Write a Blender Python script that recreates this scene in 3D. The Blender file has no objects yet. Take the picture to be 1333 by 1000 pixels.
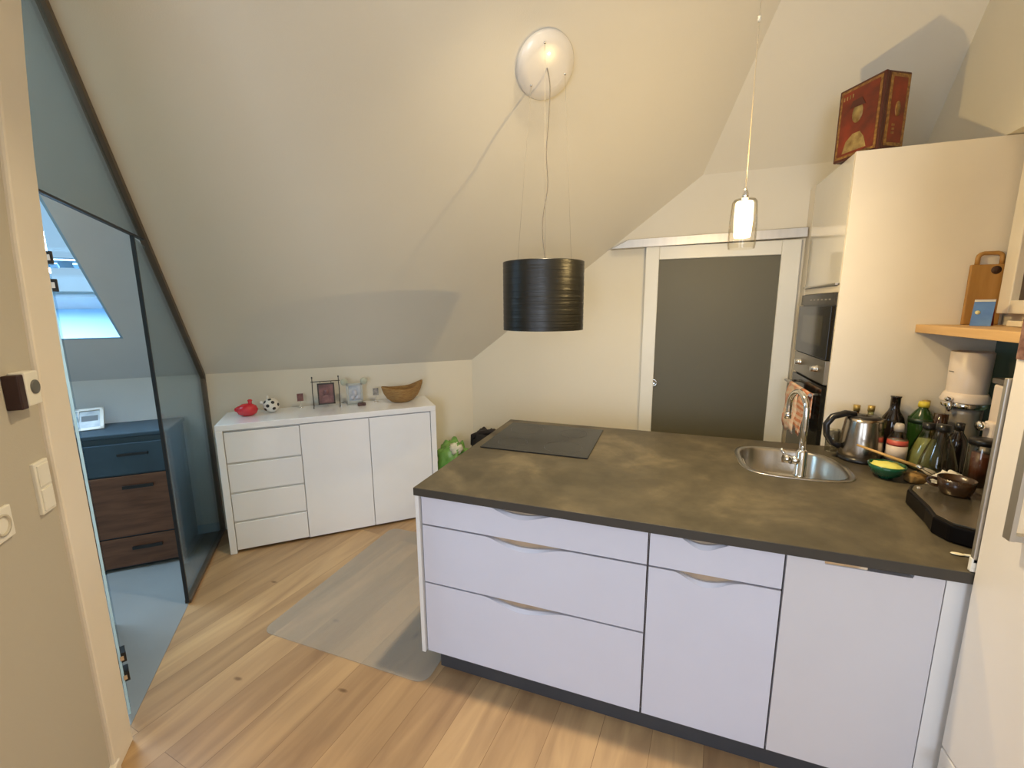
import bpy, bmesh, math, random
from mathutils import Vector as V, Matrix, noise
random.seed(7)
PI = math.pi
scn = bpy.context.scene
COL = scn.collection

# ------------------------------------------------------------------ measured frame of the place
TH = 0.7419                                         # direction of the low wall under the roof slope
WD = V((-math.cos(TH), -math.sin(TH), 0))            # along the low wall, away from the corner
WN = V((math.sin(TH), -math.cos(TH), 0))             # from the low wall into the room
W1 = V((-0.662, 2.034, 0))                           # foot of the corner
ZK = 1.2334                                          # height of the low wall
M1, M2 = 1.11, 1.22                                  # pitches of the two roof slopes
DW = 2.034                                           # the wall with the sliding door
XR = 2.54                                            # right wall
CEIL = 3.5
TZ_ = 2.462                                         # top of the tall units
def wp(a, d, z=0.0):
    p = W1 + WD * a + WN * d
    return V((p.x, p.y, z))

# ------------------------------------------------------------------ mesh helper
class MB:
    def __init__(s): s.v = []; s.f = []; s.sm = []
    def _add(s, vs, fs, smooth=False):
        b = len(s.v); s.v += [V(x) for x in vs]
        for f in fs: s.f.append(tuple(b + i for i in f)); s.sm.append(smooth)
        return s
    def box(s, x0, y0, z0, x1, y1, z1):
        vs = [(x, y, z) for z in (z0, z1) for y in (y0, y1) for x in (x0, x1)]
        return s._add(vs, [(0, 2, 3, 1), (4, 5, 7, 6), (0, 1, 5, 4), (2, 6, 7, 3), (0, 4, 6, 2), (1, 3, 7, 5)])
    def prism(s, pts, off, smooth=False):
        n = len(pts); off = V(off); pts = [V(p) for p in pts]
        vs = pts + [p + off for p in pts]
        s._add(vs, [tuple(range(n - 1, -1, -1)), tuple(range(n, 2 * n))])
        b = len(s.v) - 2 * n
        for i in range(n):
            j = (i + 1) % n
            s.f.append((b + i, b + j, b + n + j, b + n + i)); s.sm.append(smooth)
        return s
    def tube(s, path, r, n=10, cap=True):
        path = [V(p) for p in path]; rs = r if isinstance(r, (list, tuple)) else [r] * len(path)
        rings = []; up = None
        for i, p in enumerate(path):
            t = (path[min(i + 1, len(path) - 1)] - path[max(i - 1, 0)]).normalized()
            if up is None: up = V((0, 0, 1)) if abs(t.z) < .9 else V((1, 0, 0))
            x = t.cross(up).normalized(); up = x.cross(t).normalized()
            rings.append([p + (x * math.cos(2 * PI * k / n) + up * math.sin(2 * PI * k / n)) * rs[i] for k in range(n)])
        vs = [q for rg in rings for q in rg]; fs = []
        for i in range(len(path) - 1):
            for k in range(n):
                a = i * n + k; b = i * n + (k + 1) % n
                fs.append((a, b, b + n, a + n))
        s._add(vs, fs, True)
        if cap:
            b = len(s.v) - len(vs)
            s.f.append(tuple(b + k for k in range(n - 1, -1, -1))); s.sm.append(False)
            e = b + (len(path) - 1) * n
            s.f.append(tuple(e + k for k in range(n))); s.sm.append(False)
        return s
    def lathe(s, prof, c=(0, 0, 0), n=32, axis=(0, 0, 1), sx=1.0, sy=1.0):
        """prof: (radius, height) list, closed ends where radius is 0"""
        c = V(c); az = V(axis).normalized()
        ax = V((1, 0, 0)) if abs(az.z) > .9 else V((0, 0, 1)).cross(az).normalized()
        ay = az.cross(ax); vs = []; idx = []
        for r, h in prof:
            if r < 1e-6: idx.append([len(vs)]); vs.append(c + az * h)
            else:
                idx.append(list(range(len(vs), len(vs) + n)))
                vs += [c + az * h + ax * (r * sx * math.cos(2 * PI * k / n)) + ay * (r * sy * math.sin(2 * PI * k / n)) for k in range(n)]
        fs = []
        for a, b in zip(idx, idx[1:]):
            for k in range(n):
                k2 = (k + 1) % n
                if len(a) == 1 and len(b) == 1: continue
                if len(a) == 1: fs.append((a[0], b[k2], b[k]))
                elif len(b) == 1: fs.append((a[k], a[k2], b[0]))
                else: fs.append((a[k], a[k2], b[k2], b[k]))
        return s._add(vs, fs, True)
    def blob(s, c, r, n=24, m=16, e=1.0, amp=0.0, fr=6.0, flat=0.0, seed=0.0):
        """superellipsoid with lumps; r = (rx, ry, rz)"""
        c = V(c); vs = []; fs = []
        sp = lambda w: math.copysign(abs(w) ** e, w)
        for i in range(m + 1):
            t = -PI / 2 + PI * i / m
            for k in range(n):
                u = 2 * PI * k / n
                p = V((r[0] * sp(math.cos(t)) * sp(math.cos(u)), r[1] * sp(math.cos(t)) * sp(math.sin(u)), r[2] * sp(math.sin(t))))
                if amp:
                    q = V((math.cos(t) * math.cos(u), math.cos(t) * math.sin(u), math.sin(t)))
                    p *= 1 + amp * noise.noise(q * fr + V((seed, seed * 2, 0)))
                if p.z < -r[2] * (1 - flat): p.z = -r[2] * (1 - flat)
                vs.append(c + p)
        for i in range(m):
            for k in range(n):
                k2 = (k + 1) % n
                fs.append((i * n + k, i * n + k2, (i + 1) * n + k2, (i + 1) * n + k))
        return s._add(vs, fs, True)
    def ring_plate(s, outer, inner, z0, z1):
        """horizontal plate with a hole; both loops counter-clockwise (x, y)"""
        bm = bmesh.new(); es = []
        for lp in (outer, inner):
            vs = [bm.verts.new((x, y, z1)) for x, y in lp]
            es += [bm.edges.new((vs[i], vs[(i + 1) % len(vs)])) for i in range(len(vs))]
        bmesh.ops.triangle_fill(bm, use_beauty=True, edges=es)
        bm.verts.index_update()
        pts = [v.co.copy() for v in bm.verts]; fs = [tuple(v.index for v in f.verts) for f in bm.faces]
        bm.free(); n = len(pts)
        s._add(pts + [V((p.x, p.y, z0)) for p in pts], fs + [tuple(n + i for i in reversed(f)) for f in fs])
        b = len(s.v) - 2 * n; o = 0
        for lp in (outer, inner):
            m = len(lp)
            for i in range(m):
                s.f.append((b + o + i, b + o + (i + 1) % m, b + n + o + (i + 1) % m, b + n + o + i)); s.sm.append(False)
            o += m
        return s
    def xf(s, M):
        s.v = [M @ p for p in s.v]; return s

def build(name, mb, mat, parent=None, bevel=0.0, world=False, seg=2, loc=None, rotz=0.0):
    me = bpy.data.meshes.new(name)
    vs = mb.v
    if world and parent is not None:
        inv = (Matrix.Translation(parent.location) @ Matrix.Rotation(parent.rotation_euler.z, 4, 'Z')).inverted()
        vs = [inv @ p for p in vs]
    off = V((0, 0, 0))
    if parent is None and loc is None:
        xs = [p.x for p in vs]; ys = [p.y for p in vs]
        off = V(((min(xs) + max(xs)) / 2, (min(ys) + max(ys)) / 2, min(p.z for p in vs)))
        vs = [p - off for p in vs]
    me.from_pydata([tuple(p) for p in vs], [], mb.f)
    for p, sm in zip(me.polygons, mb.sm): p.use_smooth = sm
    bm = bmesh.new(); bm.from_mesh(me)
    bmesh.ops.recalc_face_normals(bm, faces=bm.faces[:]); bm.to_mesh(me); bm.free()
    me.materials.append(mat)
    o = bpy.data.objects.new(name, me); COL.objects.link(o)
    if parent is not None: o.parent = parent
    elif loc is not None: o.location = loc; o.rotation_euler.z = rotz
    else: o.location = off
    if bevel:
        b = o.modifiers.new('bevel', 'BEVEL'); b.width = bevel; b.segments = seg; b.limit_method = 'ANGLE'; b.angle_limit = math.radians(35)
    return o
def thing(name, label, cat, loc, rotz=0.0, group=None):
    o = bpy.data.objects.new(name, None); COL.objects.link(o); o.empty_display_size = .05
    o.location = loc; o.rotation_euler.z = rotz; o['label'] = label; o['category'] = cat
    if group: o['group'] = group
    return o
def tag(o, label, cat, group=None, kind=None):
    o['label'] = label; o['category'] = cat
    if group: o['group'] = group
    if kind: o['kind'] = kind
    return o
def struct(o): o['kind'] = 'structure'; return o
def sempty(name, loc, rotz=0):
    o = bpy.data.objects.new(name, None); COL.objects.link(o); o.location = loc; o.rotation_euler.z = rotz
    o['kind'] = 'structure'; return o

# ------------------------------------------------------------------ materials
def mat(name, col, rough=.5, metal=0.0, var=.05, scale=6.0, bump=0.0, bscale=60.0, stretch=(1, 1, 1), coat=0.0, spec=.5, emit=None, es=0.0, col2=None):
    m = bpy.data.materials.new(name); m.use_nodes = True
    nt = m.node_tree; N = nt.nodes; L = nt.links; b = N['Principled BSDF']
    tc = N.new('ShaderNodeTexCoord'); mp = N.new('ShaderNodeMapping'); mp.inputs['Scale'].default_value = stretch
    L.new(tc.outputs['Object'], mp.inputs[0])
    nz = N.new('ShaderNodeTexNoise'); nz.inputs['Scale'].default_value = scale; nz.inputs['Detail'].default_value = 5
    L.new(mp.outputs[0], nz.inputs['Vector'])
    cr = N.new('ShaderNodeValToRGB'); c = list(col)
    if col2 is None:
        cr.color_ramp.elements[0].color = [max(0, x * (1 - var)) for x in c] + [1]
        cr.color_ramp.elements[1].color = [min(1, x * (1 + var)) for x in c] + [1]
    else:
        cr.color_ramp.elements[0].color = c + [1]; cr.color_ramp.elements[1].color = list(col2) + [1]
    cr.color_ramp.elements[0].position = .3; cr.color_ramp.elements[1].position = .7
    L.new(nz.outputs[0], cr.inputs[0]); L.new(cr.outputs[0], b.inputs['Base Color'])
    b.inputs['Roughness'].default_value = rough; b.inputs['Metallic'].default_value = metal
    b.inputs['Coat Weight'].default_value = coat; b.inputs['Specular IOR Level'].default_value = spec
    if emit: b.inputs['Emission Color'].default_value = (*emit, 1); b.inputs['Emission Strength'].default_value = es
    if bump:
        n2 = N.new('ShaderNodeTexNoise'); n2.inputs['Scale'].default_value = bscale; L.new(mp.outputs[0], n2.inputs['Vector'])
        bp = N.new('ShaderNodeBump'); bp.inputs['Strength'].default_value = bump; bp.inputs['Distance'].default_value = .004
        L.new(n2.outputs[0], bp.inputs['Height']); L.new(bp.outputs[0], b.inputs['Normal'])
    return m
def glass(name, tint, refl=.08, rough=.02, fac=None):
    """thin clear sheet: tinted see-through plus mirror-like sheen at grazing angles"""
    m = bpy.data.materials.new(name); m.use_nodes = True; nt = m.node_tree; N = nt.nodes; L = nt.links
    for n in list(N): N.remove(n)
    out = N.new('ShaderNodeOutputMaterial'); tr = N.new('ShaderNodeBsdfTransparent'); gl = N.new('ShaderNodeBsdfGlossy')
    gl.inputs['Roughness'].default_value = rough; mx = N.new('ShaderNodeMixShader')
    tc = N.new('ShaderNodeTexCoord'); nz = N.new('ShaderNodeTexNoise'); nz.inputs['Scale'].default_value = 3
    cr = N.new('ShaderNodeValToRGB'); cr.color_ramp.elements[0].color = (*[x * .97 for x in tint], 1); cr.color_ramp.elements[1].color = (*tint, 1)
    L.new(tc.outputs['Object'], nz.inputs['Vector']); L.new(nz.outputs[0], cr.inputs[0]); L.new(cr.outputs[0], tr.inputs[0])
    lw = N.new('ShaderNodeLayerWeight'); lw.inputs[0].default_value = .12
    mt = N.new('ShaderNodeMath'); mt.operation = 'MULTIPLY_ADD'; mt.inputs[1].default_value = .6; mt.inputs[2].default_value = refl
    L.new(lw.outputs['Fresnel'], mt.inputs[0]); L.new(mt.outputs[0], mx.inputs[0])
    L.new(tr.outputs[0], mx.inputs[1]); L.new(gl.outputs[0], mx.inputs[2]); L.new(mx.outputs[0], out.inputs[0])
    return m
def nodes(m): return m.node_tree.nodes, m.node_tree.links, m.node_tree.nodes['Principled BSDF']

PL = mat('wall_paint', (.73, .69, .585), .75, var=.015, scale=1.5, bump=.12, bscale=180)
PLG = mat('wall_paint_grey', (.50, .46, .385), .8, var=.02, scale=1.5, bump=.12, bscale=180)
TRIM = mat('trim_paint', (.80, .73, .63), .4, var=.02)
DOORW = mat('door_lacquer', (.74, .73, .66), .35, var=.015)
FROST = mat('frosted_glass', (.098, .090, .056), .55, var=.05, scale=1.2, spec=.6)
GLOSSW = mat('white_gloss', (.80, .80, .79), .08, var=.01, coat=.5)
CABW = mat('cabinet_white', (.78, .77, .75), .38, var=.015)
TALLW = mat('tall_cabinet_white', (.80, .74, .63), .4, var=.015)
TALLG = mat('tall_cabinet_gloss', (.72, .70, .65), .15, var=.015, coat=.3)
ISL = mat('island_front_lacquer', (.62, .63, .72), .42, var=.012)
INNER = mat('dark_gap', (.06, .03, .018), .8)
GRIP = mat('brown_grip_strip', (.46, .36, .26), .35, metal=.3, var=.15, scale=14)
PLINTH = mat('anthracite_plinth', (.045, .046, .052), .55)
ALU = mat('brushed_aluminium', (.50, .47, .42), .38, metal=.85, var=.06, scale=30, stretch=(1, 1, .05))
CHROME = mat('chrome', (.85, .84, .82), .08, metal=1, var=.02)
STEEL = mat('brushed_steel', (.52, .49, .44), .28, metal=1, var=.08, scale=40, stretch=(1, 1, .1))
BLACK = mat('black_plastic', (.012, .011, .011), .3, var=.1)
BLKGL = mat('black_glass', (.010, .009, .007), .12, var=.1, spec=.3)
HOBM = mat('hob_glass', (.016, .017, .018), .22, var=.05, spec=.25)
BEAM = mat('dark_bronze_metal', (.13, .10, .075), .45, metal=.3, var=.12)
JOINT = mat('black_seal', (.012, .014, .018), .5)
OAK = mat('shelf_oak', (.56, .34, .14), .5, col2=(.66, .42, .19), scale=3, stretch=(12, 1, 12), bump=.1)
BOARD = mat('board_wood', (.33, .16, .035), .5, col2=(.46, .25, .07), scale=5, stretch=(4, 4, .6))
GL = glass('pane_glass', (.90, .96, .97), .05)
GLD = glass('transom_glass', (.90, .95, .95), .05)
GLC = glass('clear_glass', (.95, .95, .92), .07)
GLG = glass('greenish_glass', (.78, .82, .62), .08)
GLB = glass('pendant_glass', (.97, .94, .86), .03)
TILE = mat('office_tile', (.24, .26, .27), .35, var=.08, scale=2)

def plank_material():
    m = bpy.data.materials.new('oak_planks'); m.use_nodes = True; N, L, b = nodes(m)
    tc = N.new('ShaderNodeTexCoord'); mp = N.new('ShaderNodeMapping')
    mp.inputs['Rotation'].default_value = (0, 0, math.radians(-84.5)); mp.inputs['Location'].default_value = (.75, .09, 0)
    L.new(tc.outputs['Object'], mp.inputs[0])
    br = N.new('ShaderNodeTexBrick'); br.offset = .37; br.inputs['Scale'].default_value = 1
    br.inputs['Brick Width'].default_value = 2.6; br.inputs['Row Height'].default_value = .19
    br.inputs['Mortar Size'].default_value = .0012; br.inputs['Mortar Smooth'].default_value = .3
    br.inputs['Color1'].default_value = (0, 0, 0, 1); br.inputs['Color2'].default_value = (1, 1, 1, 1); br.inputs['Mortar'].default_value = (.4, .4, .4, 1)
    L.new(mp.outputs[0], br.inputs['Vector'])
    r1 = N.new('ShaderNodeValToRGB'); r1.color_ramp.elements[0].color = (.36, .235, .13, 1); r1.color_ramp.elements[1].color = (.52, .36, .20, 1)
    e = r1.color_ramp.elements.new(.55); e.color = (.44, .295, .16, 1)
    L.new(br.outputs['Color'], r1.inputs[0])
    # every board its own grain: shift the noise by the board value
    sc = N.new('ShaderNodeMapping'); sc.inputs['Scale'].default_value = (.9, 7, 1); L.new(mp.outputs[0], sc.inputs[0])
    ad = N.new('ShaderNodeVectorMath'); ad.operation = 'ADD'; mu = N.new('ShaderNodeVectorMath'); mu.operation = 'SCALE'; mu.inputs['Scale'].default_value = 7
    L.new(br.outputs['Color'], mu.inputs[0]); L.new(sc.outputs[0], ad.inputs[0]); L.new(mu.outputs[0], ad.inputs[1])
    n1 = N.new('ShaderNodeTexNoise'); n1.inputs['Scale'].default_value = 1.6; n1.inputs['Detail'].default_value = 8; n1.inputs['Distortion'].default_value = .8
    L.new(ad.outputs[0], n1.inputs['Vector'])
    r2 = N.new('ShaderNodeValToRGB'); r2.color_ramp.elements[0].position = .3; r2.color_ramp.elements[0].color = (.68, .62, .58, 1)
    r2.color_ramp.elements[1].position = .7; r2.color_ramp.elements[1].color = (1.12, 1.08, 1.0, 1); L.new(n1.outputs[0], r2.inputs[0])
    m1 = N.new('ShaderNodeMix'); m1.data_type = 'RGBA'; m1.blend_type = 'MULTIPLY'; m1.inputs[0].default_value = 1
    L.new(r1.outputs[0], m1.inputs[6]); L.new(r2.outputs[0], m1.inputs[7])
    # knots
    s2 = N.new('ShaderNodeMapping'); s2.inputs['Scale'].default_value = (1.3, 2.8, 1); s2.inputs['Location'].default_value = (.35, .2, 0); L.new(mp.outputs[0], s2.inputs[0])
    KN = [(-.286, -.219), (-.791, -.332), (-.632, .129), (-1.249, .277), (.15, -.55), (-.35, .9)]
    vo = N.new('ShaderNodeTexVoronoi'); vo.inputs['Scale'].default_value = 1.25; L.new(s2.outputs[0], vo.inputs['Vector'])
    r3 = N.new('ShaderNodeValToRGB'); r3.color_ramp.elements[0].position = .02; r3.color_ramp.elements[0].color = (.22, .15, .1, 1)
    r3.color_ramp.elements[1].position = .07; r3.color_ramp.elements[1].color = (1, 1, 1, 1); L.new(vo.outputs['Distance'], r3.inputs[0])
    m2 = N.new('ShaderNodeMix'); m2.data_type = 'RGBA'; m2.blend_type = 'MULTIPLY'; m2.inputs[0].default_value = .8
    L.new(m1.outputs[2], m2.inputs[6]); L.new(r3.outputs[0], m2.inputs[7])
    last = m2.outputs[2]
    for kx, ky in KN:
        a = N.new('ShaderNodeMapping'); a.vector_type = 'POINT'; a.inputs['Location'].default_value = (-kx, -ky, 0); L.new(tc.outputs['Object'], a.inputs[0])
        a2 = N.new('ShaderNodeMapping'); a2.inputs['Rotation'].default_value = (0, 0, math.radians(-75)); a2.inputs['Scale'].default_value = (1, 2.4, 1); L.new(a.outputs[0], a2.inputs[0])
        an = N.new('ShaderNodeVectorMath'); an.operation = 'ADD'; nn = N.new('ShaderNodeTexNoise'); nn.inputs['Scale'].default_value = 18; L.new(tc.outputs['Object'], nn.inputs[0])
        ns = N.new('ShaderNodeVectorMath'); ns.operation = 'SCALE'; ns.inputs['Scale'].default_value = .02; L.new(nn.outputs['Color'], ns.inputs[0])
        L.new(a2.outputs[0], an.inputs[0]); L.new(ns.outputs[0], an.inputs[1])
        ln = N.new('ShaderNodeVectorMath'); ln.operation = 'LENGTH'; L.new(an.outputs[0], ln.inputs[0])
        kr = N.new('ShaderNodeValToRGB'); kr.color_ramp.elements[0].position = .014; kr.color_ramp.elements[0].color = (.35, .28, .22, 1); kr.color_ramp.elements[1].position = .032; kr.color_ramp.elements[1].color = (1, 1, 1, 1)
        L.new(ln.outputs['Value'], kr.inputs[0])
        km = N.new('ShaderNodeMix'); km.data_type = 'RGBA'; km.blend_type = 'MULTIPLY'; km.inputs[0].default_value = .85
        L.new(last, km.inputs[6]); L.new(kr.outputs[0], km.inputs[7]); last = km.outputs[2]
    m3 = N.new('ShaderNodeMix'); m3.data_type = 'RGBA'; m3.blend_type = 'MULTIPLY'
    L.new(br.outputs['Fac'], m3.inputs[0]); L.new(last, m3.inputs[6]); m3.inputs[7].default_value = (.55, .5, .45, 1)
    L.new(m3.outputs[2], b.inputs['Base Color']); b.inputs['Roughness'].default_value = .42
    bp = N.new('ShaderNodeBump'); bp.inputs['Strength'].default_value = .08; bp.inputs['Distance'].default_value = .003
    L.new(n1.outputs[0], bp.inputs['Height']); L.new(bp.outputs[0], b.inputs['Normal'])
    return m
PLANK = plank_material()

def worktop_material():
    m = bpy.data.materials.new('concrete_worktop'); m.use_nodes = True; N, L, b = nodes(m)
    tc = N.new('ShaderNodeTexCoord')
    n1 = N.new('ShaderNodeTexNoise'); n1.inputs['Scale'].default_value = 2.6; n1.inputs['Detail'].default_value = 9; n1.inputs['Roughness'].default_value = .62; n1.inputs['Distortion'].default_value = .6
    n2 = N.new('ShaderNodeTexNoise'); n2.inputs['Scale'].default_value = 14; n2.inputs['Detail'].default_value = 8
    L.new(tc.outputs['Object'], n1.inputs['Vector']); L.new(tc.outputs['Object'], n2.inputs['Vector'])
    r = N.new('ShaderNodeValToRGB'); r.color_ramp.elements[0].position = .32; r.color_ramp.elements[0].color = (.052, .045, .030, 1)
    r.color_ramp.elements[1].position = .72; r.color_ramp.elements[1].color = (.150, .124, .078, 1)
    e = r.color_ramp.elements.new(.52); e.color = (.080, .067, .044, 1)
    L.new(n1.outputs[0], r.inputs[0])
    r2 = N.new('ShaderNodeValToRGB'); r2.color_ramp.elements[0].position = .35; r2.color_ramp.elements[0].color = (.85, .85, .85, 1)
    r2.color_ramp.elements[1].position = .65; r2.color_ramp.elements[1].color = (1.12, 1.12, 1.12, 1); L.new(n2.outputs[0], r2.inputs[0])
    mx = N.new('ShaderNodeMix'); mx.data_type = 'RGBA'; mx.blend_type = 'MULTIPLY'; mx.inputs[0].default_value = 1
    L.new(r.outputs[0], mx.inputs[6]); L.new(r2.outputs[0], mx.inputs[7]); L.new(mx.outputs[2], b.inputs['Base Color'])
    b.inputs['Roughness'].default_value = .5; b.inputs['Specular IOR Level'].default_value = .4
    return m
TOPM = worktop_material()

# ------------------------------------------------------------------ setting
XB = -4.6                                            # back wall (behind the camera)
YB = -4.6
struct(build('floor', MB().box(-5.7, YB, -.1, XR + .1, DW + .1, 0), PLANK, loc=V((0, 0, 0))))
PLA = 2.06                                           # partition plane, distance from the corner
DE = 2.62                                            # end of the wall beside the doorway
tiles = [wp(PLA, -.05), wp(5.2, -.05), wp(5.2, DE), wp(PLA, DE)]
struct(build('floor_office', MB().prism(tiles, (0, 0, .003)), TILE, loc=V((0, 0, 0))))

# low wall under the slope, right wall, door wall
struct(build('wall_left', MB().prism([wp(-.12, 0), wp(PLA, 0), wp(PLA, -.14), wp(-.3, -.14)], (0, 0, ZK + .08)), PL))
struct(build('wall_office', MB().prism([wp(PLA, 0), wp(5.2, 0), wp(5.2, -.14), wp(PLA, -.14)], (0, 0, ZK + .08)), mat('office_wall_paint', (.74, .76, .77), .75, var=.015, bump=.1, bscale=180)))
struct(build('wall_back', MB().box(W1.x - .15, DW, 0, XR + .1, DW + .12, 2.75), PL))
struct(build('wall_right', MB().box(XR, YB, 0, XR + .12, DW + .1, 3.6), PL))
struct(build('wall_upper_right', MB().box(2.44, YB, TZ_ + .004, XR - .0005, DW + .05, 3.6), PL))
struct(build('wall_office_end', MB().prism([wp(5.2, -.1), wp(5.2, DE), wp(5.32, DE), wp(5.32, -.1)], (0, 0, 3.6)), PL))
# roof slope 1 (over the low wall) with the roof-window opening on the office side
def s1(a, d, off=0.0):
    p = wp(a, d, ZK + M1 * d); n = V((-M1 * WN.x, -M1 * WN.y, 1)).normalized()
    return p + n * off
N1 = V((-M1 * WN.x, -M1 * WN.y, 1)).normalized()
DM = (CEIL - ZK) / M1 + .03
def slab1(a0, d0, a1, d1): return MB().prism([s1(a0, d0), s1(a1, d0), s1(a1, d1), s1(a0, d1)], N1 * .12)
struct(build('ceiling', slab1(-4.2, -.08, PLA, DM), PL))
OF = mat('office_ceiling_paint', (.70, .71, .72), .75, var=.015)
SKA0, SKA1, SKD0, SKD1 = 2.40, 3.3, .262, 1.3
of = MB()
for q in ((PLA, -.08, 5.3, SKD0), (PLA, SKD0, SKA0, SKD1), (SKA1, SKD0, 5.3, SKD1), (PLA, SKD1, 5.3, DM)):
    of.prism([s1(q[0], q[1]), s1(q[2], q[1]), s1(q[2], q[3]), s1(q[0], q[3])], N1 * .12)
struct(build('ceiling', of, OF))
# roof slope 2 (over the door wall) and the flat ceiling
def s2(x, y, off=0.0): return V((x, y, 2.624 + M2 * (DW - y))) + V((0, M2, 1)).normalized() * off
YM = DW - (CEIL - 2.624) / M2 - .03
struct(build('ceiling', MB().prism([s2(-.6, DW + .08), s2(XR + .1, DW + .08), s2(XR + .1, YM), s2(-.6, YM)], V((0, M2, 1)).normalized() * .12), PL))
P = [wp(5.3, DM - .04), wp(5.3, 7.5), V((XR + .1, YB, 0)), V((XR + .1, YM + .02, 0)), V((-.6, YM + .02, 0))]
pc = wp(-3.2, DM - .04)
struct(build('ceiling', MB().box(-6.5, -7.5, CEIL, XR + .2, 2.2, CEIL + .1), PL))
# roof window in the office slope
w = sempty('window_1', wp(SKA0, SKD0, ZK + M1 * SKD0))
LIN = mat('window_lining', (.36, .56, .74), .5, var=.01)  # white lining, with the blue sky light put into its colour
def reveal(p0, p1): return MB().prism([p0, p1, p1 + N1 * .34, p0 + N1 * .34], (p1 - p0).cross(N1).normalized() * .02)
fr = MB()
for p0, p1 in ((s1(SKA1, SKD0), s1(SKA0, SKD0)), (s1(SKA0, SKD0), s1(SKA0, SKD1)), (s1(SKA0, SKD1), s1(SKA1, SKD1)), (s1(SKA1, SKD1), s1(SKA1, SKD0))):
    fr.prism([p0, p1, p1 + N1 * .34, p0 + N1 * .34], -(p1 - p0).cross(N1).normalized() * -.012)
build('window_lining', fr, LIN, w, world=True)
def sbar(a0, d0, a1, d1, o0, o1): return [s1(a0, d0, o0), s1(a1, d0, o0), s1(a1, d1, o0), s1(a0, d1, o0)], N1 * (o1 - o0)
sf = MB()
for q in ((SKA0, SKD0, SKA1, SKD0 + .07), (SKA0, SKD1 - .07, SKA1, SKD1), (SKA0, SKD0, SKA0 + .06, SKD1), (SKA1 - .06, SKD0, SKA1, SKD1)):
    sf.prism(*sbar(*q, .27, .33))
build('window_frame', sf, mat('sash_white', (.75, .8, .85), .4), w, world=True)
build('window_glass', MB().prism(*sbar(SKA0 + .05, SKD0 + .06, SKA1 - .05, SKD1 - .06, .295, .305)), GL, w, world=True)
vb = MB().prism(*sbar(SKA0 + .03, .50, SKA1 - .03, .535, .245, .27))
build('vent_bar', vb, mat('vent_grey', (.16, .24, .30), .4), w, world=True)
for aa in (2.5, 2.62):
    build('window_catch', MB().prism(*sbar(aa, .505, aa + .05, .525, .23, .25)), LIN, w, world=True)

# baseboard in the office
struct(build('baseboard_office', MB().prism([wp(PLA + .01, .0), wp(5.2, .0), wp(5.2, .014), wp(PLA + .01, .014)], (0, 0, .07)), LIN))

# wall of the doorway on the left: leaning edge measured at floor and top
def pd(d, z, a=PLA - .02): return wp(a, d, z)
JP = [(0, 1.838), (1.3, 1.842), (1.6, 1.828), (1.9, 1.810), (2.2, 1.776), (2.5, 1.725), (2.8, 1.665), (3.5, 1.52)]      # edge of the opening by height
def je(z):
    for (z0, d0), (z1, d1) in zip(JP, JP[1:]):
        if z <= z1: return d0 + (d1 - d0) * (z - z0) / (z1 - z0)
    return JP[-1][1]
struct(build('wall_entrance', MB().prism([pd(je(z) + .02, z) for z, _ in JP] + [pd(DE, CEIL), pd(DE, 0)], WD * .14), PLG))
struct(build('wall_study', MB().prism([wp(PLA - .02, DE, 0), wp(5.25, DE, 0), wp(5.25, DE + .12, 0), wp(PLA - .02, DE + .12, 0)], (0, 0, CEIL)), PL))
struct(build('wall_side', MB().box(-5.7, YB, 0, -5.6, -1.2, CEIL), PL))
struct(build('trim_1', MB().prism([pd(je(z), z, PLA - .035) for z, _ in JP] + [pd(je(z) + .15, z, PLA - .035) for z, _ in reversed(JP)], WD * .185), TRIM, bevel=.008))
struct(build('baseboard_entrance', MB().prism([pd(1.96, 0, PLA - .04), pd(DE, 0, PLA - .04), pd(DE, .05, PLA - .04), pd(1.96, .05, PLA - .04)], WD * .03), TRIM, bevel=.006))
# room behind the camera: wall with two tall windows
wb = MB()
WX = [(-1.7, -.3), (.7, 2.1)]
xs = -5.7
for x0, x1 in WX:
    wb.box(xs, YB - .15, 0, x0, YB, CEIL); wb.box(x0, YB - .15, 0, x1, YB, .5); wb.box(x0, YB - .15, 2.5, x1, YB, CEIL); xs = x1
wb.box(xs, YB - .15, 0, XR + .1, YB, CEIL)
struct(build('wall_front', wb, PL))
for i, (x0, x1) in enumerate(WX):
    w = sempty('window_%d' % (i + 2), ((x0 + x1) / 2, YB - .06, .5))
    f = MB(); f.box(x0, YB - .1, .5, x0 + .06, YB - .03, 2.5); f.box(x1 - .06, YB - .1, .5, x1, YB - .03, 2.5)
    f.box(x0, YB - .1, .5, x1, YB - .03, .56); f.box(x0, YB - .1, 2.44, x1, YB - .03, 2.5); f.box((x0 + x1) / 2 - .03, YB - .1, .5, (x0 + x1) / 2 + .03, YB - .03, 2.5)
    build('window_frame', f, TRIM, w, world=True)
    build('window_glass', MB().box(x0 + .05, YB - .07, .55, x1 - .05, YB - .06, 2.45), GL, w, world=True)
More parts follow.
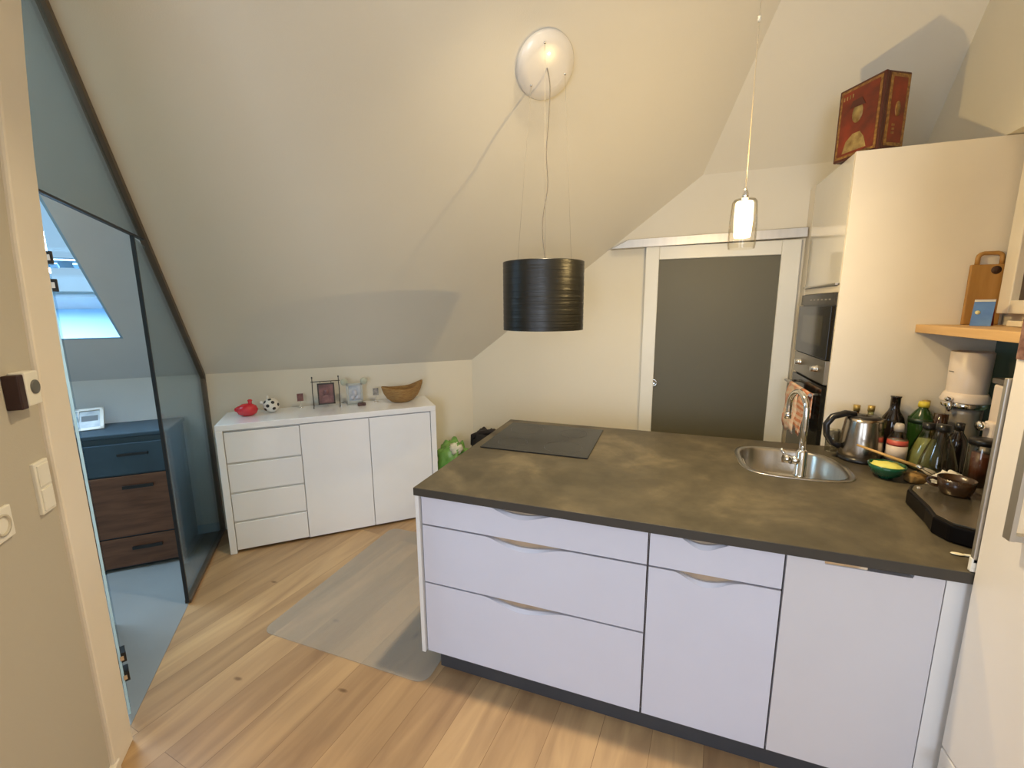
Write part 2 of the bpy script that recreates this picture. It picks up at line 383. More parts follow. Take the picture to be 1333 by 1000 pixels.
# sliding door in front of the back wall
dr = sempty('door_1', (1.33, DW - .045, .01))
x0, x1, zt = .828, 1.835, 2.14
f = MB(); f.box(x0, DW - .055, .01, .925, DW - .015, zt); f.box(1.72, DW - .055, .01, x1, DW - .015, zt)
f.box(.925, DW - .055, 2.045, 1.72, DW - .015, zt); f.box(.925, DW - .055, .01, 1.72, DW - .015, .12)
build('door_frame', f, DOORW, dr, bevel=.004, world=True)
build('door_glass', MB().box(.915, DW - .043, .11, 1.73, DW - .027, 2.055), FROST, dr, world=True)
build('door_pull', MB().lathe([(0, 0), (.029, 0), (.031, .006), (.024, .010), (.02, .005), (0, .005)], (.925, DW - .043, 1.11), axis=(0, -1, 0)), CHROME, dr, world=True)
rl = MB().prism([(.56, DW - .001, 2.135), (.70, DW - .001, 2.20), (1.86, DW - .001, 2.215), (1.86, DW - .001, 2.15)], (0, -.07, 0))
struct(build('trim_2', rl, ALU, bevel=.003))

# ------------------------------------------------------------------ glass partition
gp = thing('glass_partition', 'fixed frameless glass partition with dark sloping beam under the roof slope beside the white sideboard', 'partition', wp(PLA, .6))
J = .935                                                      # joint between fixed pane and doorway
zs = lambda d: ZK + M1 * d
def gpan(pts, a=PLA, t=.01): return MB().prism([wp(a, d, z) for d, z in pts], WD * t)
b = MB().prism([wp(PLA - .012, 0, zs(0) - .002), wp(PLA - .012, 1.72, zs(1.72) - .002), wp(PLA - .012, 1.72, zs(1.72) - .05), wp(PLA - .012, 0, zs(0) - .05)], WD * .03)
build('sloping_beam', b, BEAM, gp, world=True)
build('wall_post', gpan([(.0, 0), (.03, 0), (.03, ZK - .03), (.0, ZK - .06)], PLA - .012, .03), BEAM, gp, world=True)
build('floor_rail', gpan([(.0, 0.003), (J, 0.003), (J, .022), (.0, .022)], PLA - .012, .03), BEAM, gp, world=True)
build('glass_pane', gpan([(.02, .02), (J - .005, .02), (J - .005, 2.065), (.75, zs(.75) - .04), (.02, zs(.02) - .05)]), GL, gp, world=True)
build('glass_pane', gpan([(J - .13, 2.085), (1.78, 2.115), (1.70, zs(1.70) - .06), (J + .02, zs(J) - .05)]), GLD, gp, world=True)['label'] = 'glass transom above the doorway'
build('seal', gpan([(J - .005, .01), (J + .008, .01), (J + .008, 2.075), (J - .005, 2.075)], PLA - .003, .016), JOINT, gp, world=True)
build('seal', gpan([(J - .13, 2.068), (1.78, 2.105), (1.78, 2.114), (J - .13, 2.078)], PLA - .003, .016), JOINT, gp, world=True)

CAM = V((1.0326, -1.5531, 1.6996))
H = wp(PLA + .012, 1.712)
gd = thing('glass_door', 'clear glass door swung open into the office, hung on two pairs of clamp hinges', 'door', (H.x, H.y, .01))
dd = (H - CAM); dd.z = 0; dd.normalize()
ang = math.radians(-.45); dd = V((dd.x * math.cos(ang) - dd.y * math.sin(ang), dd.x * math.sin(ang) + dd.y * math.cos(ang), 0))
dn = V((-dd.y, dd.x, 0))
ps = [H + dd * .0 + V((0, 0, .02)), H + dd * .78 + V((0, 0, .02)), H + dd * .78 + V((0, 0, 2.06)), H + V((0, 0, 2.06))]
EDGE = mat('glass_edge_glint', (.55, .80, .95), .15, spec=.8)  # bright reflection along the door's edge put into the pale blue colour
build('glass_pane', MB().prism(ps, dn * .010), glass('door_glass_sheet', (.72, .88, .97), .12), gd, world=True)
build('edge_glint', MB().prism([H - dd * .003 + dn * .001 + V((0, 0, .02)), H + dn * .009 - dd * .003 + V((0, 0, .02)), H + dn * .009 - dd * .003 + V((0, 0, 2.06)), H - dd * .003 + dn * .001 + V((0, 0, 2.06))], -dd * .002), EDGE, gd, world=True)
for z in (1.885, 1.79, .285, .195):
    q = MB().box(-.004, -.016, -.022, .05, .024, .022)
    M = Matrix.Translation(H + V((0, 0, z))) @ Matrix(((dd.x, dn.x, 0, 0), (dd.y, dn.y, 0, 0), (0, 0, 1, 0), (0, 0, 0, 1)))
    h = build('hinge_clamp', q.xf(M), BLACK, gd, world=True, bevel=.002)
    q = MB().box(-.008, -.008, -.010, -.003, .004, .010).xf(M); build('cover', q, CHROME, h)
    me = h.children[0].data
    inv = Matrix.Translation(gd.location).inverted()
    for v in me.vertices: v.co = inv @ v.co

# ------------------------------------------------------------------ fittings on the left wall
def wallthing(name, label, cat, d, z): 
    return thing(name, label, cat, wp(PLA - .02, d, z), TH)
# local frame: x along +? use world coordinates through wp
def wbox(d0, z0, d1, z1, a0, a1): return MB().prism([wp(a0, d0, z0), wp(a0, d1, z0), wp(a0, d1, z1), wp(a0, d0, z1)], WD * (a1 - a0))
PLAST = mat('switch_plastic', (.80, .77, .68), .35)
aw = PLA - .02
sw = wallthing('light_switch', 'white double rocker light switch plate on the wall beside the doorway', 'light switch', 2.045, 1.08)
build('plate', wbox(2.012, 1.08, 2.082, 1.245, aw - .010, aw + .002), PLAST, sw, bevel=.003, world=True)
for z0 in (1.09, 1.167): build('rocker', wbox(2.02, z0, 2.074, z0 + .068, aw - .014, aw - .009), PLAST, sw, bevel=.002, world=True)
so = wallthing('power_socket', 'white round-recess power socket low on the left wall', 'socket', 2.23, 1.09)
build('plate', wbox(2.21, 1.085, 2.30, 1.175, aw - .010, aw + .002), PLAST, so, bevel=.003, world=True)
build('socket_well', MB().lathe([(.03, 0), (.03, .004), (.024, .004), (.022, -.004), (0, -.004)], wp(aw - .010, 2.255, 1.13), axis=-WD), mat('socket_inner', (.55, .5, .4), .5), so, world=True)
ts = wallthing('motion_sensor', 'white square wall sensor with dark round dial mounted on the door trim', 'sensor', 1.99, 1.43)
build('body', wbox(2.035, 1.425, 2.10, 1.525, aw - .038, aw - .001), PLAST, ts, bevel=.004, world=True)
build('dial', MB().lathe([(0, .0), (.021, .0), (.021, .003), (.018, .004), (0, .004)], wp(aw - .038, 2.062, 1.478), axis=-WD), mat('dial_grey', (.12, .12, .11), .4), ts, world=True)
build('mount', wbox(2.10, 1.42, 2.128, 1.52, aw - .036, aw - .0), mat('dark_red_mount', (.03, .008, .006), .5), ts, bevel=.003, world=True)

# ------------------------------------------------------------------ office chest behind the glass
NAVY = mat('navy_lacquer', (.03, .058, .085), .45, var=.1)
WOODD = mat('dark_rustic_wood', (.08, .032, .016), .55, col2=(.17, .075, .038), scale=4, stretch=(1, 1, 7))
ch = thing('chest_of_drawers', 'navy topped chest with rustic brown wooden drawers behind the glass partition', 'chest', wp(2.22, .37), TH)
# local: x from 0 going -WD? local +x = -WD (towards corner); chest runs to negative x
Lc = 1.1
build('body', MB().box(-Lc, 0.0, .02, 0, .35, .905), NAVY, ch, bevel=.004)
build('top_panel', MB().box(-Lc - .01, -.012, .905, .012, .36, .93), NAVY, ch, bevel=.004)
for k in range(2):
    x0 = -.53 - k * .53
    dn_ = build('drawer', MB().box(x0 + .005, -.014, .66, x0 + .515, 0, .865), NAVY, ch, bevel=.003); dn_['label'] = 'navy drawer'
    build('handle', MB().box(x0 + .27, -.035, .788, x0 + .43, -.026, .803).box(x0 + .275, -.03, .79, x0 + .285, -.01, .80).box(x0 + .415, -.03, .79, x0 + .425, -.01, .80), BLACK, dn_)
    for z0, z1 in ((.24, .65), (.03, .23)):
        d = build('drawer', MB().box(x0 + .005, -.014, z0, x0 + .515, 0, z1), WOODD, ch, bevel=.003); d['label'] = 'brown wooden drawer'
        build('handle', MB().box(x0 + .27, -.035, z1 - .082, x0 + .43, -.024, z1 - .062).box(x0 + .275, -.03, z1 - .08, x0 + .285, -.01, z1 - .065).box(x0 + .415, -.03, z1 - .08, x0 + .425, -.01, z1 - .065), BLACK, d)
# leaning photo frame on the chest
pf = thing('photo_frame', 'white framed picture leaning back on the navy chest behind the glass', 'photo frame', wp(2.67, .20, .9305), TH + .25)
tl = Matrix.Rotation(-.75, 4, 'X')
f = MB(); f.box(-.07, -.008, 0, -.05, .008, .17); f.box(.05, -.008, 0, .07, .008, .17); f.box(-.07, -.008, 0, .07, .008, .02); f.box(-.07, -.008, .15, .07, .008, .17)
build('frame', f.xf(tl), mat('frame_pale', (.62, .58, .52), .4), pf, bevel=.002)
build('picture', MB().box(-.052, -.002, .018, .052, .004, .152).xf(tl), mat('picture_blue', (.10, .13, .17), .3, col2=(.35, .38, .40), scale=14), pf)
build('easel_back', MB().prism([(.04, .008, 0), (.04, .11, 0), (.04, .07, .085)], (-.08, 0, 0)), BLACK, pf)

# ------------------------------------------------------------------ white sideboard
SB0, SB1, SD = .446, 1.937, .439
LW = SB1 - SB0
sb = thing('sideboard', 'white high-gloss sideboard with four drawers and two doors under the roof slope', 'sideboard', wp(SB1, SD), TH)
SH = .938
SY = SD - .02
SBW = mat('sideboard_gloss', (.84, .86, .91), .10, var=.01, coat=.6)
build('top_panel', MB().box(0, 0, SH - .042, LW, SY, SH), SBW, sb, bevel=.003)
build('side_panel', MB().box(0, 0, 0, .042, SY, SH - .042), SBW, sb, bevel=.003)
build('side_panel', MB().box(LW - .042, 0, 0, LW, SY, SH - .042), SBW, sb, bevel=.003)
build('carcass', MB().box(.042, .03, .015, LW - .042, SY, SH - .042), CABW, sb)
dx0, dx1 = .045, .505
hts = [.018, .232, .447, .662, SH - .047]
for k in range(4):
    build('drawer', MB().box(dx0, .008, hts[k] + .004, dx1, .03, hts[k + 1] - .010), SBW, sb, bevel=.003)
    build('grip_groove', MB().box(dx0, .018, hts[k + 1] - .010, dx1, .03, hts[k + 1] + .003 if k < 3 else hts[k + 1]), mat('groove_grey', (.62, .62, .61), .4), sb) if k < 3 else None
JX = LW - .51
build('door', MB().box(dx1 + .004, .008, .018, JX - .002, .03, SH - .05), SBW, sb, bevel=.002)
build('door', MB().box(JX + .002, .008, .018, LW - .046, .03, SH - .05), SBW, sb, bevel=.002)

# things standing on the sideboard (a along the wall, d off the wall)
RED = mat('red_glaze', (.62, .02, .03), .18, coat=.5)
o = thing('ornament', 'small glossy red rounded ornament with a knob, leftmost on the white sideboard', 'ornament', wp(1.775, .20, SH), TH, 'ornaments on the sideboard')
build('body', MB().lathe([(0, 0), (.03, 0), (.055, .018), (.063, .045), (.052, .072), (.028, .088), (0, .092)], n=28, sx=1.12, sy=.85).lathe([(0, -.02), (.012, -.018), (.022, 0), (.03, .02)], (-.06, 0, .05), n=14, axis=(1, 0, .1)), RED, o)
build('knob', MB().lathe([(.013, 0), (.012, .02), (.017, .028), (.01, .036), (0, .037)], (.022, 0, .083), n=14), RED, o)
o = thing('ornament', 'white ball ornament with black football spots beside the red ornament', 'ornament', wp(1.625, .155, SH), TH, 'ornaments on the sideboard')
WH = mat('white_glaze', (.78, .75, .68), .3)
build('ball', MB().blob((0, 0, .055), (.055, .055, .055), 28, 18, flat=.06), WH, o)
SPM = mat('black_spots', (.02, .02, .02), .35)
for u, v_ in ((-1.9, .1), (-1.2, .55), (-2.6, .6), (-1.1, -.35), (-2.4, -.45), (-.4, .1), (-1.75, 1.1), (2.8, 0), (.6, .3), (1.6, .4)):
    dv = V((math.cos(v_) * math.cos(u), math.cos(v_) * math.sin(u), math.sin(v_)))
    build('spot', MB().lathe([(.0135, .0525), (.012, .0553), (0, .0558)], (0, 0, .055), 7, axis=dv), SPM, o)
build('snout', MB().lathe([(.012, 0), (.014, .015), (.008, .02), (0, .02)], (-.052, -.005, .075), 12, axis=(-1, 0, .3)).lathe([(.010, 0), (.008, .02), (0, .025)], (-.02, 0, .105), 10), WH, o)
IRON = mat('dark_iron', (.06, .055, .05), .4, metal=.7)
def clip(a, d, label, cm):
    t = thing('card_holder', label, 'card holder', wp(a, d, SH), TH, 'card holders on the sideboard')
    build('wire_stand', MB().lathe([(0, 0), (.018, 0), (.018, .004), (0, .005)], n=16).tube([(0, 0, .003), (0, 0, .03), (.003, 0, .05), (0, 0, .07)], .0016, 6), CHROME, t)
    build('card', MB().box(-.022, -.002, .055, .022, .002, .115), cm, t)
clip(1.43, .09, 'small wire card holder with a dark red card, left of the iron frame', mat('card_red', (.10, .02, .025), .5, col2=(.25, .12, .1), scale=40))
clip(.865, .09, 'small wire card holder with a grey card, between the eared frame and the basket', mat('card_grey', (.12, .12, .12), .5, col2=(.4, .38, .36), scale=40))
t = thing('photo_frame', 'dark wrought-iron picture frame with hanging portrait on the sideboard', 'photo frame', wp(1.24, .13, SH), TH)
f = MB()
for x in (-.095, .095):
    f.tube([(x, -.04, .003), (x, -.01, .02), (x, 0, .05), (x * 1.03, 0, .12), (x, 0, .20), (x, 0, .235)], .0032, 8); f.tube([(x, .04, .003), (x, .01, .02), (x, 0, .05)], .0032, 8)
    f.blob((x, 0, .238), (.006, .006, .008), 10, 8)
f.tube([(-.105, 0, .205), (.105, 0, .205)], .003, 8); f.tube([(-.04, 0, .205), (-.04, 0, .19)], .002, 6).tube([(.04, 0, .205), (.04, 0, .19)], .002, 6)
build('iron_stand', f, IRON, t)
f = MB().box(-.062, -.006, .022, -.052, .006, .19).box(.052, -.006, .022, .062, .006, .19).box(-.062, -.006, .022, .062, .006, .032).box(-.062, -.006, .18, .062, .006, .19)
pfm = build('picture_frame', f, IRON, t)
build('picture', MB().box(-.054, -.002, .03, .054, .003, .182), mat('picture_brown', (.07, .035, .035), .5, col2=(.28, .13, .13), scale=16), pfm)
build('portrait', MB().lathe([(0, 0), (.018, 0), (.018, .001), (0, .0012)], (0, -.003, .12), 16, axis=(0, -1, 0), sy=1.25).prism([(-.035, -.003, .04), (.035, -.003, .04), (.028, -.003, .085), (0, -.003, .1), (-.028, -.003, .085)], (0, -.001, 0)), mat('portrait_tone', (.30, .16, .15), .5, col2=(.16, .07, .08), scale=30), pfm)
t = thing('photo_frame', 'pale glass picture frame with two round discs on its top corners', 'photo frame', wp(1.03, .13, SH), TH)
SILV = mat('frosted_silver', (.42, .44, .42), .35, metal=.2)
f = MB().box(-.062, -.006, .012, -.044, .006, .175).box(.044, -.006, .012, .062, .006, .175).box(-.062, -.006, .008, .062, .006, .03).box(-.062, -.006, .155, .062, .006, .175)
build('frame', f, SILV, t, bevel=.003)
for x in (-.074, .074): build('corner_disc', MB().lathe([(0, -.004), (.026, -.004), (.028, 0), (.026, .004), (0, .004)], (x, 0, .188), 20, axis=(0, -1, 0)), mat('disc_pale_green', (.42, .45, .36), .35), t)
build('picture', MB().box(-.045, -.002, .028, .045, .003, .157), mat('picture_lightblue', (.20, .26, .36), .4, col2=(.55, .58, .62), scale=18), t)
build('figure_print', MB().lathe([(0, 0), (.02, 0), (.02, .001), (0, .0012)], (0, -.003, .09), 14, axis=(0, -1, 0), sy=1.6).lathe([(0, 0), (.018, 0), (.018, .001), (0, .0012)], (-.02, -.003, .055), 14, axis=(0, -1, 0)).lathe([(0, 0), (.018, 0), (.018, .001), (0, .0012)], (.02, -.003, .055), 14, axis=(0, -1, 0)), mat('print_white', (.5, .52, .6), .5), t)
build('stand_foot', MB().box(-.06, -.03, .0, .06, .05, .008), SILV, t, bevel=.002)
t = tag(build('trinket_box', MB().box(-.03, -.02, 0, .03, .02, .022), mat('dark_brown_box', (.07, .03, .025), .4), bevel=.003, loc=wp(.985, .06 + .13, SH), rotz=TH), 'tiny dark brown box in front of the pale eared picture frame', 'box')
# boat shaped wicker basket
WICK = mat('wicker', (.24, .12, .035), .65, col2=(.40, .24, .08), scale=30, stretch=(1, 1, 6), bump=.8, bscale=120)
bk = MB(); n = 48; prof = [(.40, 0), (.52, .003), (.74, .022), (.90, .052), (.97, .075), (1.0, .092)]
def brim(u, k):
    c, s = math.cos(u), math.sin(u)
    r = 1 + .28 * max(0, c) ** 6 + .18 * max(0, -c) ** 6
    x = .135 * c * r * k; y = .085 * s * k * (1 - .35 * abs(c) ** 3)
    return x, y, .020 * abs(c) ** 3 + (.022 * max(0, c) ** 4)
outer = []; 
for k, h in prof: outer.append([(brim(u, k)[0], brim(u, k)[1], h + brim(u, k)[2] * (k ** 3)) for u in [2 * PI * i / n for i in range(n)]])
inner = [[(x * .95, y * .93, z + .003) for x, y, z in rg] for rg in reversed(outer)]
rg = outer + inner; vs = [p for r in rg for p in r]; fs = []
for i in range(len(rg) - 1):
    for k in range(n): fs.append((i * n + k, i * n + (k + 1) % n, (i + 1) * n + (k + 1) % n, (i + 1) * n + k))
fs.append(tuple(range(n - 1, -1, -1))); fs.append(tuple((len(rg) - 1) * n + k for k in range(n)))
bk._add(vs, fs, True)
bk.xf(Matrix.Diagonal((1.04, 1.15, 1.25, 1)))
t = build('basket', bk, WICK, loc=wp(.665, .18, SH), rotz=TH + .1); tag(t, 'boat shaped wicker basket with pointed ends on the sideboard', 'basket')

# ------------------------------------------------------------------ bags on the floor in the corner
t = thing('shopping_bag', 'bright green plastic bag standing on the floor behind the island', 'bag', tuple(wp(.265, .24)), 0, 'bags in the corner')
build('sack', MB().blob((0, 0, .27), (.135, .13, .29), 36, 24, e=.75, amp=.35, fr=3.2, flat=.06, seed=3), mat('green_plastic', (.03, .20, .02), .35, col2=(.25, .42, .12), scale=7), t)
build('contents', MB().blob((.06, -.06, .52), (.06, .05, .05), 20, 14, amp=.4, fr=4), mat('crumpled_white', (.6, .6, .5), .6), t)
t = thing('tote_bag', 'black bag with dark red trim and looped handles behind the green bag', 'bag', (-.40, 1.885, 0), 0, 'bags in the corner')
build('sack', MB().blob((-.05, -.02, .29), (.13, .10, .335), 36, 24, e=.6, amp=.2, fr=3, flat=.06, seed=9), mat('black_cloth', (.012, .010, .012), .7), t)
build('handle', MB().tube([(-.17, -.06, .50), (-.17, -.06, .58), (-.08, -.07, .62), (.04, -.07, .645), (.12, -.06, .60), (.14, -.06, .50)], .023, 10), mat('black_webbing', (.012, .008, .01), .7), t)
build('lining', MB().blob((-.0, -.06, .53), (.10, .05, .045), 20, 12, amp=.3), mat('pale_lining', (.5, .45, .4), .7), t)
build('tag_trim', MB().blob((.14, -.06, .58), (.03, .02, .035), 12, 8), mat('dark_red_trim', (.12, .01, .01), .6), t)

# ------------------------------------------------------------------ chair mat
mt = []
def rr(x0, y0, x1, y1, r, k=6):
    pts = []
    for cx, cy, a0 in ((x1 - r, y0 + r, -PI / 2), (x1 - r, y1 - r, 0), (x0 + r, y1 - r, PI / 2), (x0 + r, y0 + r, PI)):
        pts += [(cx + r * math.cos(a0 + PI / 2 * i / k), cy + r * math.sin(a0 + PI / 2 * i / k)) for i in range(k + 1)]
    return pts
def milky():
    m = bpy.data.materials.new('milky_vinyl'); m.use_nodes = True; N, L, b = nodes(m)
    b.inputs['Base Color'].default_value = (.50, .46, .40, 1); b.inputs['Roughness'].default_value = .35
    tr = N.new('ShaderNodeBsdfTransparent'); mx = N.new('ShaderNodeMixShader'); out = N['Material Output']
    tc = N.new('ShaderNodeTexCoord'); nz = N.new('ShaderNodeTexNoise'); nz.inputs['Scale'].default_value = 5
    mr = N.new('ShaderNodeMapRange'); mr.inputs[3].default_value = .26; mr.inputs[4].default_value = .36
    L.new(tc.outputs['Object'], nz.inputs[0]); L.new(nz.outputs[0], mr.inputs[0]); L.new(mr.outputs[0], mx.inputs[0])
    L.new(tr.outputs[0], mx.inputs[1]); L.new(b.outputs[0], mx.inputs[2]); L.new(mx.outputs[0], out.inputs[0])
    return m
o = build('floor_mat', MB().prism([V((x, y, .001)) for x, y in rr(-.945, -.075, .06, 1.10, .06)], (0, 0, .003)), milky())
tag(o, 'translucent plastic floor mat lying on the oak floor beside the island', 'mat')

# ------------------------------------------------------------------ kitchen island
ZT, TT, ZB, YF = .92, .036, .093, .02
J1, J2, J3 = .9975, 1.4384, 1.862
XFR = 1.907
o = build('end_panel', MB().box(.0, .006, ZB - .002, .019, 1.235, ZT - TT - .0005), CABW, bevel=.002)
tag(o, 'cream white vertical end panel on the left end of the island', 'panel')
o = build('plinth', MB().box(.075, .05, 0, XFR + .5, .09, ZB - .002).box(.075, .09, 0, .1, 1.2, ZB - .002), PLINTH)
tag(o, 'anthracite toe-kick plinth under the island', 'plinth')
def front(x0, x1, z0, z1, sx0, sx1, depth=.026, bev=.042, th=.019):
    """drawer front with a scooped finger grip in its top edge and a bevelled slope below it"""
    mb = MB(); n = 36
    def bump(x, p=1.0):
        if not sx0 < x < sx1: return 0.0
        t = (x - sx0) / (sx1 - sx0); return (.5 - .5 * math.cos(2 * PI * t ** .85)) ** p
    xs = sorted(set([x0, x1] + [sx0 + (sx1 - sx0) * i / n for i in range(n + 1)]))
    vs = []
    for x in xs:
        bz = z1 - depth * bump(x, .8); fz = min(z1 - bev * bump(x), bz)
        vs += [(x, YF, z0), (x, YF, fz), (x, YF + th * .55 * min(1, bump(x) * 3 + 0.0), bz), (x, YF + th, bz), (x, YF + th, z0)]
    fs = []
    for i in range(len(xs) - 1):
        for k in range(5):
            a = i * 5 + k; b = i * 5 + (k + 1) % 5
            fs.append((a, b, b + 5, a + 5))
    fs.append((4, 3, 2, 1, 0)); e = (len(xs) - 1) * 5; fs.append((e, e + 1, e + 2, e + 3, e + 4))
    return mb._add(vs, fs)
def grip(x0, x1, z1): return MB().box(x0, YF + .0195, z1 - .05, x1, YF + .023, z1 - .001)
def cabinet(label, x0, x1, first, fronts):
    t = thing('kitchen_cabinet', label, 'cabinet', ((x0 + x1) / 2, .6, ZB))
    build('carcass', MB().box(x0, YF + .024, ZB, x1, 1.2, ZT - TT - .001), INNER if False else CABW, t, world=True)
    build('shadow_gap', MB().box(x0 + .001, YF + .017, ZB + .003, x1 - .001, YF + .0235, ZT - TT - .003), INNER, t, world=True) if False else None
    for nm, z0, z1, a, b in fronts:
        f = build(nm, front(x0 + .004, x1 - .004, z0, z1 - .0015, a, b), ISL, t, world=True)
        build('grip_strip', grip(a - .02, b + .02, z1 + .004), GRIP, f)
        me = f.children[0].data; me.transform(Matrix.Translation(-t.location))
    return t
cabinet('wide island cabinet with three scooped-handle drawers at the left end', .021, J1, 0,
        [('drawer', .744, ZT - TT - .002, .33, .68), ('drawer', .457, .738, .33, .71), ('drawer', ZB + .001, .451, .32, .71)])
cabinet('narrow island cabinet with one drawer over one door, left of the dishwasher', J1, J2, 0,
        [('drawer', .744, ZT - TT - .002, 1.09, 1.30), ('door', ZB + .001, .738, 1.09, 1.33)])
# dark gaps between the fronts: thin sheet, their shade put into its brown colour
for c, (x0, x1) in zip([o_ for o_ in COL.objects if o_.name.startswith('kitchen_cabinet')], ((.021, J1), (J1, J2))):
    build('gap_shade', MB().box(x0 + .0005, YF + .0235, ZB + .001, x1 - .0005, YF + .0245, ZT - TT - .001), INNER, c, world=True)
t = thing('dishwasher', 'built-in dishwasher with plain white front at the right end of the island', 'dishwasher', ((J2 + J3) / 2, .6, ZB))
build('body', MB().box(J2 + .002, YF + .0245, ZB, J3 - .002, .62, ZT - TT - .002), INNER, t, world=True)
DWM = mat('dishwasher_front', (.62, .61, .64), .42, var=.012)
dd_ = MB().prism([(J2 + .003, YF, ZB + .001), (J3 - .003, YF, ZB + .001), (J3 - .003, YF, .880), (1.785, YF, .880), (1.78, YF, .862), (1.55, YF, .862), (1.545, YF, .880), (J2 + .003, YF, .880)], (0, .02, 0))
f = build('door', dd_, DWM, t, world=True)
hp = build('recessed_handle', MB().box(1.548, YF + .003, .858, 1.665, YF + .014, .872), CHROME, t, world=True); hp['label'] = 'bright metal grip in the recess'
o = build('filler_panel', MB().box(J3 + .002, YF + .004, 0.093, XFR + .3, YF + .022, ZT - TT - .001), CABW); tag(o, 'narrow white filler panel between dishwasher and tall fridge unit', 'panel')

def super_loop(cx, cy, rx, ry, e=.42, n=56, rot=0):
    pts = []
    for i in range(n):
        u = 2 * PI * i / n; c, s = math.cos(u), math.sin(u)
        pts.append((cx + rx * math.copysign(abs(c) ** e, c), cy + ry * math.copysign(abs(s) ** e, s)))
    return pts
SCX, SCY, SRX, SRY = 1.632, .882, .243, .232
def sloop(k, dx=0, dy=0):
    pts = []
    for x, y in super_loop(0, 0, SRX * k, SRY * k, .55):
        # the basin tapers towards its back right corner
        if x > 0 and y > 0: x *= 1 - .18 * (y / SRY)
        pts.append((SCX + x + dx, SCY + y + dy))
    return pts
wt = MB().ring_plate([(0, 0), (XR - .002, 0), (XR - .002, 1.252), (0, 1.252)], sloop(.97), ZT - TT, ZT)
o = build('worktop', wt, TOPM, bevel=.0015); tag(o, 'brown-grey concrete-look worktop covering the whole island', 'worktop')
eb = build('edge_band', MB().box(-.0012, -.0012, ZT - TT, XFR + .02, .0004, ZT - .0012).box(-.0012, -.0012, ZT - TT, .0004, 1.2525, ZT - .0012), mat('dark_edge_band', (.040, .034, .025), .5), o, world=True); eb['label'] = 'darker worktop edge'

# sink
t = thing('sink', 'oval stainless steel sink set into the worktop', 'sink', (SCX, SCY, ZT))
def rings(loops, close=True):
    n = len(loops[0]); vs = [p for lp in loops for p in lp]; fs = []
    for i in range(len(loops) - 1):
        for k in range(n): fs.append((i * n + k, i * n + (k + 1) % n, (i + 1) * n + (k + 1) % n, (i + 1) * n + k))
    if close: fs.append(tuple((len(loops) - 1) * n + k for k in range(n)))
    return MB()._add(vs, fs, True)
Lp = lambda k, z, dx=0, dy=0: [(x, y, z) for x, y in sloop(k, dx, dy)]
build('rim', rings([Lp(.965, ZT - .01), Lp(1.0, ZT + .0005), Lp(.99, ZT + .004), Lp(.965, ZT + .0045), Lp(.945, ZT + .002), Lp(.90, ZT + .0018), Lp(.885, ZT - .003)], False), STEEL, t, world=True)
build('bowl', rings([Lp(.89, ZT + .0015), Lp(.86, ZT - .01), Lp(.83, ZT - .12), Lp(.76, ZT - .15), Lp(.45, ZT - .155)]), STEEL, t, world=True)
build('drain', MB().lathe([(0, .001), (.03, .001), (.042, .004), (.045, .001)], (SCX, SCY, ZT - .155), 24), CHROME, t, world=True)
# faucet
t = thing('kitchen_faucet', 'chrome gooseneck kitchen faucet with side lever behind the sink front rim', 'faucet', (1.63, .700, ZT))
bx, by = 1.63, .700
build('base', MB().lathe([(0, 0), (.027, 0), (.027, .006), (.024, .01), (.023, .115), (.017, .125), (0, .127)], (bx, by, ZT + .001), 24), CHROME, t, world=True)
arc = [(bx, by, ZT + .115), (bx, by, ZT + .22), (bx, by, ZT + .30)]
ex, ey = -.035, .15
for i in range(1, 13):
    a = PI * i / 12; k = (1 - math.cos(a)) / 2
    arc.append((bx + ex * k, by + ey * k, ZT + .30 + .082 * math.sin(a)))
arc += [(bx + ex, by + ey, ZT + .27), (bx + ex, by + ey, ZT + .255)]
build('spout', MB().tube(arc, .0125, 16), CHROME, t, world=True)
build('aerator', MB().lathe([(0, 0), (.014, 0), (.014, .03), (0, .03)], (bx + ex, by + ey, ZT + .235), 18), CHROME, t, world=True)
lv = MB().tube([(bx, by, ZT + .075), (bx - .045, by - .008, ZT + .075)], .019, 18).tube([(bx - .045, by - .008, ZT + .078), (bx - .075, by - .01, ZT + .082)], .02, 16)
lv.tube([(bx - .065, by - .01, ZT + .09), (bx - .085, by, ZT + .125)], .006, 8)
build('lever', lv, CHROME, t, world=True)
# hob
t = thing('cooktop', 'black glass induction cooktop flush on the left end of the worktop', 'cooktop', (.355, .88, ZT))
build('glass_plate', MB().box(.052, .603, ZT + .0005, .662, 1.165, ZT + .007), HOBM, t, bevel=.002, world=True)
RINGM = mat('ring_print', (.05, .05, .05), .3)
for x, y, r in ((.20, .74, .085), (.50, .74, .105), (.20, 1.02, .105), (.50, 1.02, .085)):
    build('zone_ring', MB().lathe([(r, 0), (r, .0004), (r + .0015, .0004), (r + .0015, 0)], (x, y, ZT + .007), 40), RINGM, t, world=True)

# ------------------------------------------------------------------ tall oven unit
TX, TY0, TY1, TZ = 1.865, 1.254, DW - .002, 2.462
tu = thing('tall_oven_cabinet', 'tall white kitchen cabinet housing the built-in ovens beside the sliding door', 'cabinet', (2.2, 1.64, 0))
build('side_panel', MB().box(TX - .0, TY0, 0, XR - .003, TY0 + .02, TZ), TALLW, tu, bevel=.002, world=True)
build('carcass', MB().box(TX + .02, TY0 + .02, .09, XR - .003, TY1 - .015, TZ), TALLW, tu, world=True)
build('filler', MB().box(TX + .0, TY1 - .115, 0, TX + .02, TY1, TZ), TALLW, tu, world=True)
build('plinth', MB().box(TX + .04, TY0 + .02, 0, XR - .01, TY1 - .02, .09), PLINTH, tu, world=True)
OY0, OY1 = TY0 + .022, TY1 - .118
f = build('upper_door', MB().box(TX, OY0, 1.815, TX + .02, OY1, TZ - .002), TALLG, tu, bevel=.002, world=True)
